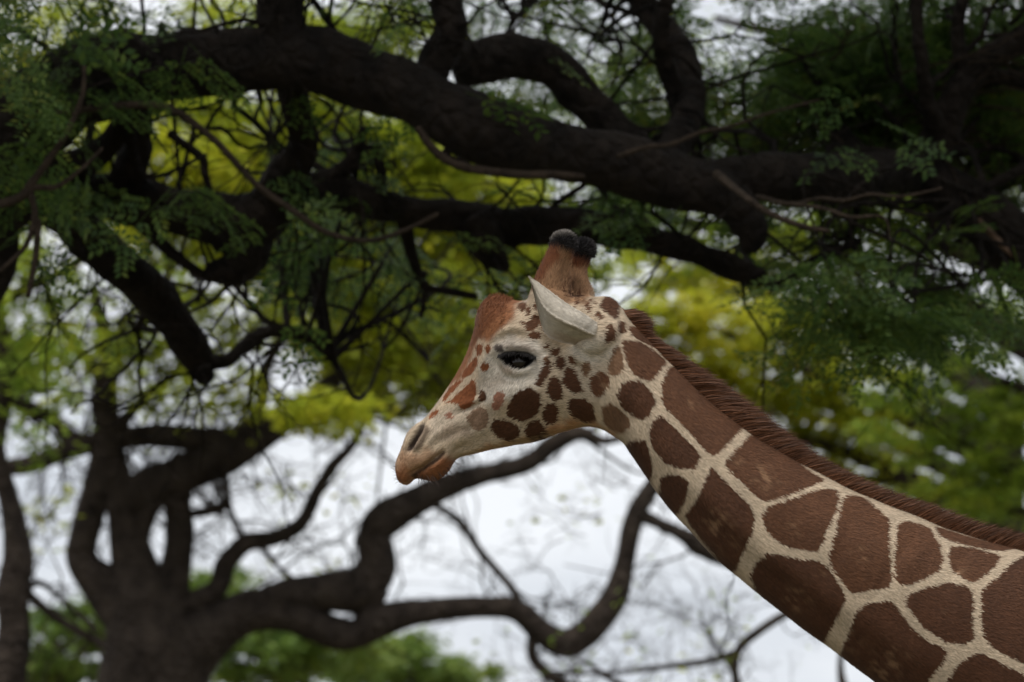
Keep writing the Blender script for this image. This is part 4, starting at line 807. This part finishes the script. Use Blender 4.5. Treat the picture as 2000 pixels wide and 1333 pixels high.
# ---------------------------------------------------------------- far spreading tree with the forked trunk
D3 = 38.0
tp, tr, tb = trunk_px([(285,1480,110), (285,1380,104), (288,1310,96), (290,1240,84), (280,1180,70), (262,1100,45), (246,1030,36), (232,960,33), (214,890,32), (208,820,28), (206,750,26), (214,700,22), (200,640,15), (180,560,10)], D3, 1.3)
FARL = [
 [(268,1220,64), (210,1150,44), (165,1104,34), (160,1060,30), (180,990,30), (196,930,30), (212,860,28)],
 [(315,1230,60), (338,1130,34), (352,1050,29), (346,985,29), (352,935,40), (410,900,44), (470,868,40), (530,838,28), (600,792,20), (660,740,14)],
 [(-40,920,14), (0,915,15), (60,908,18), (130,882,18), (200,862,21), (300,852,24), (400,860,28), (460,862,26)],
 [(250,980,34), (290,950,40), (330,940,40), (370,910,36)], [(255,1080,30), (280,1010,26), (300,960,30)],
 [(320,1330,80), (380,1262,62), (440,1215,48), (500,1192,42), (560,1198,38), (630,1228,34), (690,1240,32), (750,1212,32), (850,1192,24), (950,1186,22), (1010,1194,24), (1060,1236,26), (1108,1256,30), (1160,1222,28), (1200,1170,26), (1220,1100,20), (1236,1020,20), (1262,970,18), (1300,915,14), (1350,860,10)],
 [(470,1205,40), (560,1168,36), (640,1156,40), (700,1150,42), (736,1110,38), (730,1050,33), (748,1018,35), (800,986,32), (860,955,26), (950,926,20), (1030,905,18), (1080,868,18), (1130,846,16), (1180,862,9), (1230,850,7)],
 [(735,1150,26), (722,1190,24), (705,1230,26)],
 [(350,1185,22), (420,1155,22), (440,1105,20), (480,1062,18), (540,1050,16), (590,1020,14), (620,960,13), (650,910,12), (690,866,9), (720,800,7)],
 [(480,1060,8), (450,1000,7), (440,935,8), (430,890,8)], [(360,1005,9), (410,998,10), (445,985,10)], [(390,960,6), (405,985,6), (440,990,5)], [(510,1068,5), (540,1105,5), (588,1142,4)],
 [(850,986,7), (900,1022,8), (940,1080,8), (1000,1150,8), (1016,1186,9)], [(905,925,5), (920,940,4), (815,980,5)][:2], [(1258,1010,13), (1320,1038,13), (1366,1066,20), (1400,1090,13), (1450,1105,10), (1520,1110,8)],
 [(1040,1240,12), (1044,1290,11), (1100,1336,12), (1160,1350,9)], [(210,740,18), (160,690,12), (120,640,10), (90,560,8)], [(208,720,16), (260,660,12), (300,600,10), (340,520,9)], [(210,860,14), (270,790,12), (330,740,11), (420,700,9)],
 [(470,868,18), (510,790,14), (520,720,12), (560,640,10), (600,540,9)], [(150,880,10), (110,820,9), (60,790,8), (10,760,7)], [(600,790,12), (680,700,10), (760,640,9), (820,560,8)], [(200,900,9), (120,830,8), (40,800,6)], [(500,850,12), (600,812,10), (700,806,8), (790,800,6)]]
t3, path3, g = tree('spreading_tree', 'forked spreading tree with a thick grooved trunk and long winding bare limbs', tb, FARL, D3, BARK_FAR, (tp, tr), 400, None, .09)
yel = [(380,330,150,90,37,.7,2600,24), (600,280,150,110,38,.7,3000,26), (820,300,140,110,38,.7,3000,26), (480,60,160,60,37,.7,1500,14), (720,80,160,70,39,.7,1800,16), (300,460,160,60,37,.7,1000,14), (560,470,150,70,38,.7,1600,16), (780,440,150,80,39,.7,2200,18),
       (200,300,120,80,37,.7,1200,12), (120,90,160,90,38,.7,1600,14), (960,430,120,90,39,.7,1700,14), (640,560,160,60,38,.7,1400,14), (250,660,180,60,37,.7,900,16), (60,690,90,50,37,.7,500,8), (420,600,160,60,37,.7,700,12), (330,760,120,50,37,.7,260,10), (650,805,110,34,36.5,.7,1000,16), (460,770,110,50,37,.7,350,9), (800,620,130,60,38,.7,1700,14), (700,700,110,50,38,.7,1200,10),
       (800,640,170,50,40,.7,2200,20), (780,740,140,50,40,.7,1800,16), (880,700,110,60,41,.7,1300,12), (900,560,150,60,41,.7,1600,14), (1060,520,150,80,41,.7,1800,16), (620,650,150,50,40,.7,700,12), (560,480,150,70,41,.7,2200,16), (700,540,160,70,42,.7,2400,18), (840,480,160,80,42,.7,2400,18), (760,640,170,60,42,.7,2600,18), (860,720,120,50,42,.7,1500,12), (620,600,140,50,42,.7,900,12), (430,240,150,60,41,.7,1800,14), (960,330,140,90,42,.7,2000,16), (690,800,90,40,41,.7,500,8), (820,790,110,36,40,.7,450,10)]
yel = [q[:6] + (int(q[6] * (1.25 if 130 < q[1] < 560 else .75)), q[7] * 2) for q in yel]
lp = cloud(g, yel, D3)
wisp = np.vstack([clumps(g, at(u, v, D3 + 2.2), np.array([ru * D3 / FPX, .8, rv * D3 / FPX]), n_, 14, .6, .35) for u, v, ru, rv, n_ in ((120,760,120,90,160), (1130,990,120,60,20), (640,960,120,60,40), (100,1000,90,80,60), (1280,1290,180,50,20), (560,1120,120,40,24), (300,820,120,60,90))])
fd = feeders(g, path3, np.stack([at(u + g.normal() * ru * .6, v + g.normal() * rv * .6, d) for u, v, ru, rv, d, dr, n_, sub in yel for _ in range(2)]), .016, .2)
st = np.vstack([cat_rom(p_, 60)[g.integers(12, 60, 5)] for p_ in path3[1:]]); tw, ends = twigs(g, st, g.normal(size=st.shape) * np.array([1, .6, .8]) + np.array([0, 0, .25]), g.uniform(.5, 1.5, len(st)), .016, 7, 2, .6, .03)
sw = at(g.uniform(1020, 1260, 14), g.uniform(930, 1060, 14), D3 + g.uniform(-.6, .6, 14)); tw2, e2 = twigs(g, sw, np.array([-1, 0, .15]) + g.normal(0, .5, (14, 3)), g.uniform(.4, .9, 14), .008, 6, 2, .6, .02)
sb = at(g.uniform(20, 520, 18), g.uniform(620, 880, 18), D3 + g.uniform(-.5, .5, 18)); pool = np.vstack([cat_rom(p_, 50) for p_ in path3]); sb = np.array([pool[np.argmin(np.linalg.norm(pool - b_, axis=1))] for b_ in sb])
tw4, _ = twigs(g, sb, g.normal(size=sb.shape) * np.array([1, .5, .6]) + np.array([0, 0, .6]), g.uniform(.8, 2., len(sb)), .028, 9, 1, .7, .03)
sb = at(g.uniform(560, 800, 16), g.uniform(860, 1000, 16), D3 + g.uniform(.3, .9, 16)); tw5, _ = twigs(g, sb, g.normal(size=sb.shape), g.uniform(.4, .9, 16), .007, 6, 2, .6, .02)
part('twigs', *join(fd + tw + tw2 + tw4), BARK_FAR, t3, stuff=True)
eu = ends[g.integers(0, len(ends), 900)] + g.normal(0, .12, (900, 3)); pe = proj(eu); eu = eu[(pe[:, 1] < 860) | ((pe[:, 0] < 180) & (g.uniform(size=900) < .3))]
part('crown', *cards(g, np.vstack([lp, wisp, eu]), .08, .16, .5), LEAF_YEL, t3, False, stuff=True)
# ---------------------------------------------------------------- left-edge tree
D4 = 34.0
tp, tr, tb = trunk_px([(-10,1480,60), (0,1390,50), (22,1290,36), (28,1220,32), (24,1160,34), (36,1090,30), (28,1020,24), (10,950,20), (-10,880,20), (0,800,24), (10,720,26), (-10,640,26), (-40,500,30), (-60,300,26)], D4, 1.4)
t4, path4, g = tree('slender_tree', 'slim dark tree with a wavy stem beside the forked tree', tb, [[(30,1140,9), (60,1165,9), (100,1200,9), (150,1232,9), (205,1262,8)], [(50,1150,7), (80,1140,6), (120,1170,5), (190,1230,5)], [(5,760,16), (60,800,14), (110,830,12), (140,880,10)], [(-20,600,16), (60,560,12), (140,520,10), (200,470,8)]], D4, BARK_FAR, (tp, tr), 500, None, .1)
st = np.vstack([cat_rom(p_, 40)[g.integers(8, 40, 10)] for p_ in path4]); tw, ends = twigs(g, st, g.normal(size=st.shape), g.uniform(.4, 1.2, len(st)), .012, 6, 2, .6)
part('twigs', *join(tw), BARK_FAR, t4, stuff=True)
lp = cloud(g, [(40,720,110,80,D4,.8,500,12), (60,600,120,80,D4,.8,500,12), (20,480,100,100,D4,.8,700,12), (90,860,80,60,D4,.6,130,6)], D4)
part('crown', *cards(g, np.vstack([lp, ends[proj(ends)[:, 1] < 860]]), .07, .14), LEAF_MID, t4, False, stuff=True)
# ---------------------------------------------------------------- crowns behind
def crown_tree(name, label, u, v_top, d, ells, m_, seed, group=None, s0=.08, s1=.16, wood=1):
    g = np.random.default_rng(seed); e0 = ells[0]; base = at(u, 1400, d); base[2] = 0; top = at(u, v_top, d)
    root = thing(name, label, 'tree', (base[0], base[1], 0), group); h_ = top[2]; r0 = .022 * h_ + .05
    P_ = np.array([[base[0], base[1], -.15], [base[0], base[1], .4], [base[0] + .1, base[1], h_ * .3], [base[0] - .1, base[1], h_ * .6], top]); part('trunk', *tube(P_, [r0 * 1.7, r0 * 1.2, r0, r0 * .75, r0 * .3], 12, True, .08, seed), BARK_FAR, root)
    for u_, v_, ru, rv, dd, dr, n_, sub in ells:
        for _ in range(wood):
            tg = at(u_ + g.normal() * ru * .45, v_ + g.normal() * rv * .4, dd + g.normal() * dr * .4); hz = np.linalg.norm(tg[:2] - base[:2]); za = np.clip(tg[2] - .25 * hz - .4, 1.5, h_ * .97)
            a = np.array([np.interp(za, P_[:, 2], P_[:, c]) for c in range(3)]); mdl = a * .5 + tg * .5 + np.array([0, 0, .08 * hz]) + g.normal(0, .25, 3)
            part('limb', *tube([a, mdl, tg], [r0 * .6, r0 * .38, r0 * .12], 7, True, .08, seed), BARK_FAR, root)
    part('crown', *cards(g, cloud(g, [q[:7] + (int(q[7] * 2.2),) for q in ells], d, .17), s0, s1, .45), m_, root, False, stuff=True)
    return root
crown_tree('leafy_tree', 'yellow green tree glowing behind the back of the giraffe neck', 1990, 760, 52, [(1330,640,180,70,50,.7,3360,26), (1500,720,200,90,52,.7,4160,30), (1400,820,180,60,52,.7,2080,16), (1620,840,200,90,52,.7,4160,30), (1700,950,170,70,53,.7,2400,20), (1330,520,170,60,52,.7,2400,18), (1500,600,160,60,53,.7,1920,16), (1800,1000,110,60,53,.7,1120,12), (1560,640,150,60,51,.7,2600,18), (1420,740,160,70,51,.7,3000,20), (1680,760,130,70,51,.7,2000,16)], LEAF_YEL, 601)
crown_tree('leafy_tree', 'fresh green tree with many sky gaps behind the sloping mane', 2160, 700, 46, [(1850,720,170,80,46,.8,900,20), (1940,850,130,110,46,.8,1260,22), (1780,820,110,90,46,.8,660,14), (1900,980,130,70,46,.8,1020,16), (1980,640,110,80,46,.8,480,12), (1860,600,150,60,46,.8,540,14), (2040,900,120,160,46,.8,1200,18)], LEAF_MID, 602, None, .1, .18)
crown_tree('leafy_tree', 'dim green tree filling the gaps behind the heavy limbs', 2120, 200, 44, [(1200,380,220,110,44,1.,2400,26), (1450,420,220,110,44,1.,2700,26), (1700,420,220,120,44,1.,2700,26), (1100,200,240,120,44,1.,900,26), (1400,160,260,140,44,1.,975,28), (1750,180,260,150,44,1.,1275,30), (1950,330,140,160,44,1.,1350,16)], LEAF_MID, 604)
FG = 'far treetops along the foot of the view'
for i_, (lab, u, vt, d, ells) in enumerate([
  ('distant rounded green tree behind the long winding limb', 560, 1215, 85, [(520,1290,140,60,85,3,2600,20), (640,1270,130,60,85,3,2400,18), (450,1230,90,40,85,2.5,800,8)]),
  ('distant rounded green tree sloping down to the open sky', 780, 1250, 95, [(740,1290,120,60,95,3,2600,18), (830,1310,100,50,95,3,1800,14), (900,1330,80,40,95,2.5,1200,10)]),
  ('distant sunlit green tree between the slender stem and forked trunk', 110, 1200, 80, [(110,1270,110,70,80,3,1900,18), (170,1220,80,50,80,2.5,800,10), (60,1320,80,50,80,2.5,900,8)]),
  ('distant bright green tree seen through the fork of the limbs', 400, 1150, 90, [(400,1180,70,50,90,2.5,1000,10), (440,1130,60,40,90,2.,350,6), (360,1240,70,50,90,2.,900,8)])]):
    crown_tree('distant_tree', lab, u, vt, d, ells, LEAF_FAR, 700 + i_, FG, .16, .32, 2)
# bare tree low on the right
D5 = 36.0
tp, tr, tb = trunk_px([(1720,1600,34), (1690,1500,28), (1665,1400,16), (1645,1330,9), (1642,1285,6), (1650,1230,4)], D5, 1.4)
t5, path5, g = tree('bare_tree', 'almost leafless small tree with wiry twigs under the giraffe neck', tb, [[(1690,1500,18), (1560,1430,14), (1460,1380,11), (1436,1320,9), (1442,1270,9), (1475,1238,9), (1535,1200,8), (1600,1180,6)], [(1440,1275,8), (1380,1292,7), (1320,1300,6), (1240,1310,5), (1150,1316,4), (1080,1312,3)], [(1450,1350,7), (1425,1300,5), (1390,1250,3), (1370,1220,2)], [(1560,1430,10), (1400,1400,9), (1280,1370,8), (1200,1330,6), (1140,1290,4)]], D5, BARK_FAR, (tp, tr), 800, None, .06)
st = np.vstack([cat_rom(p_, 60)[g.integers(20, 60, 11)] for p_ in path5[1:]]); tw, ends = twigs(g, st, g.normal(size=st.shape) * np.array([1, .6, .6]) + np.array([-.3, 0, .3]), g.uniform(.4, 1.1, len(st)), .008, 7, 2, .6, .03)
part('twigs', *join(tw), BARK_FAR, t5, stuff=True); part('leaves', *cards(g, ends[g.integers(0, len(ends), 110)] + g.normal(0, .05, (110, 3)), .05, .1), LEAF_MID, t5, False, stuff=True)
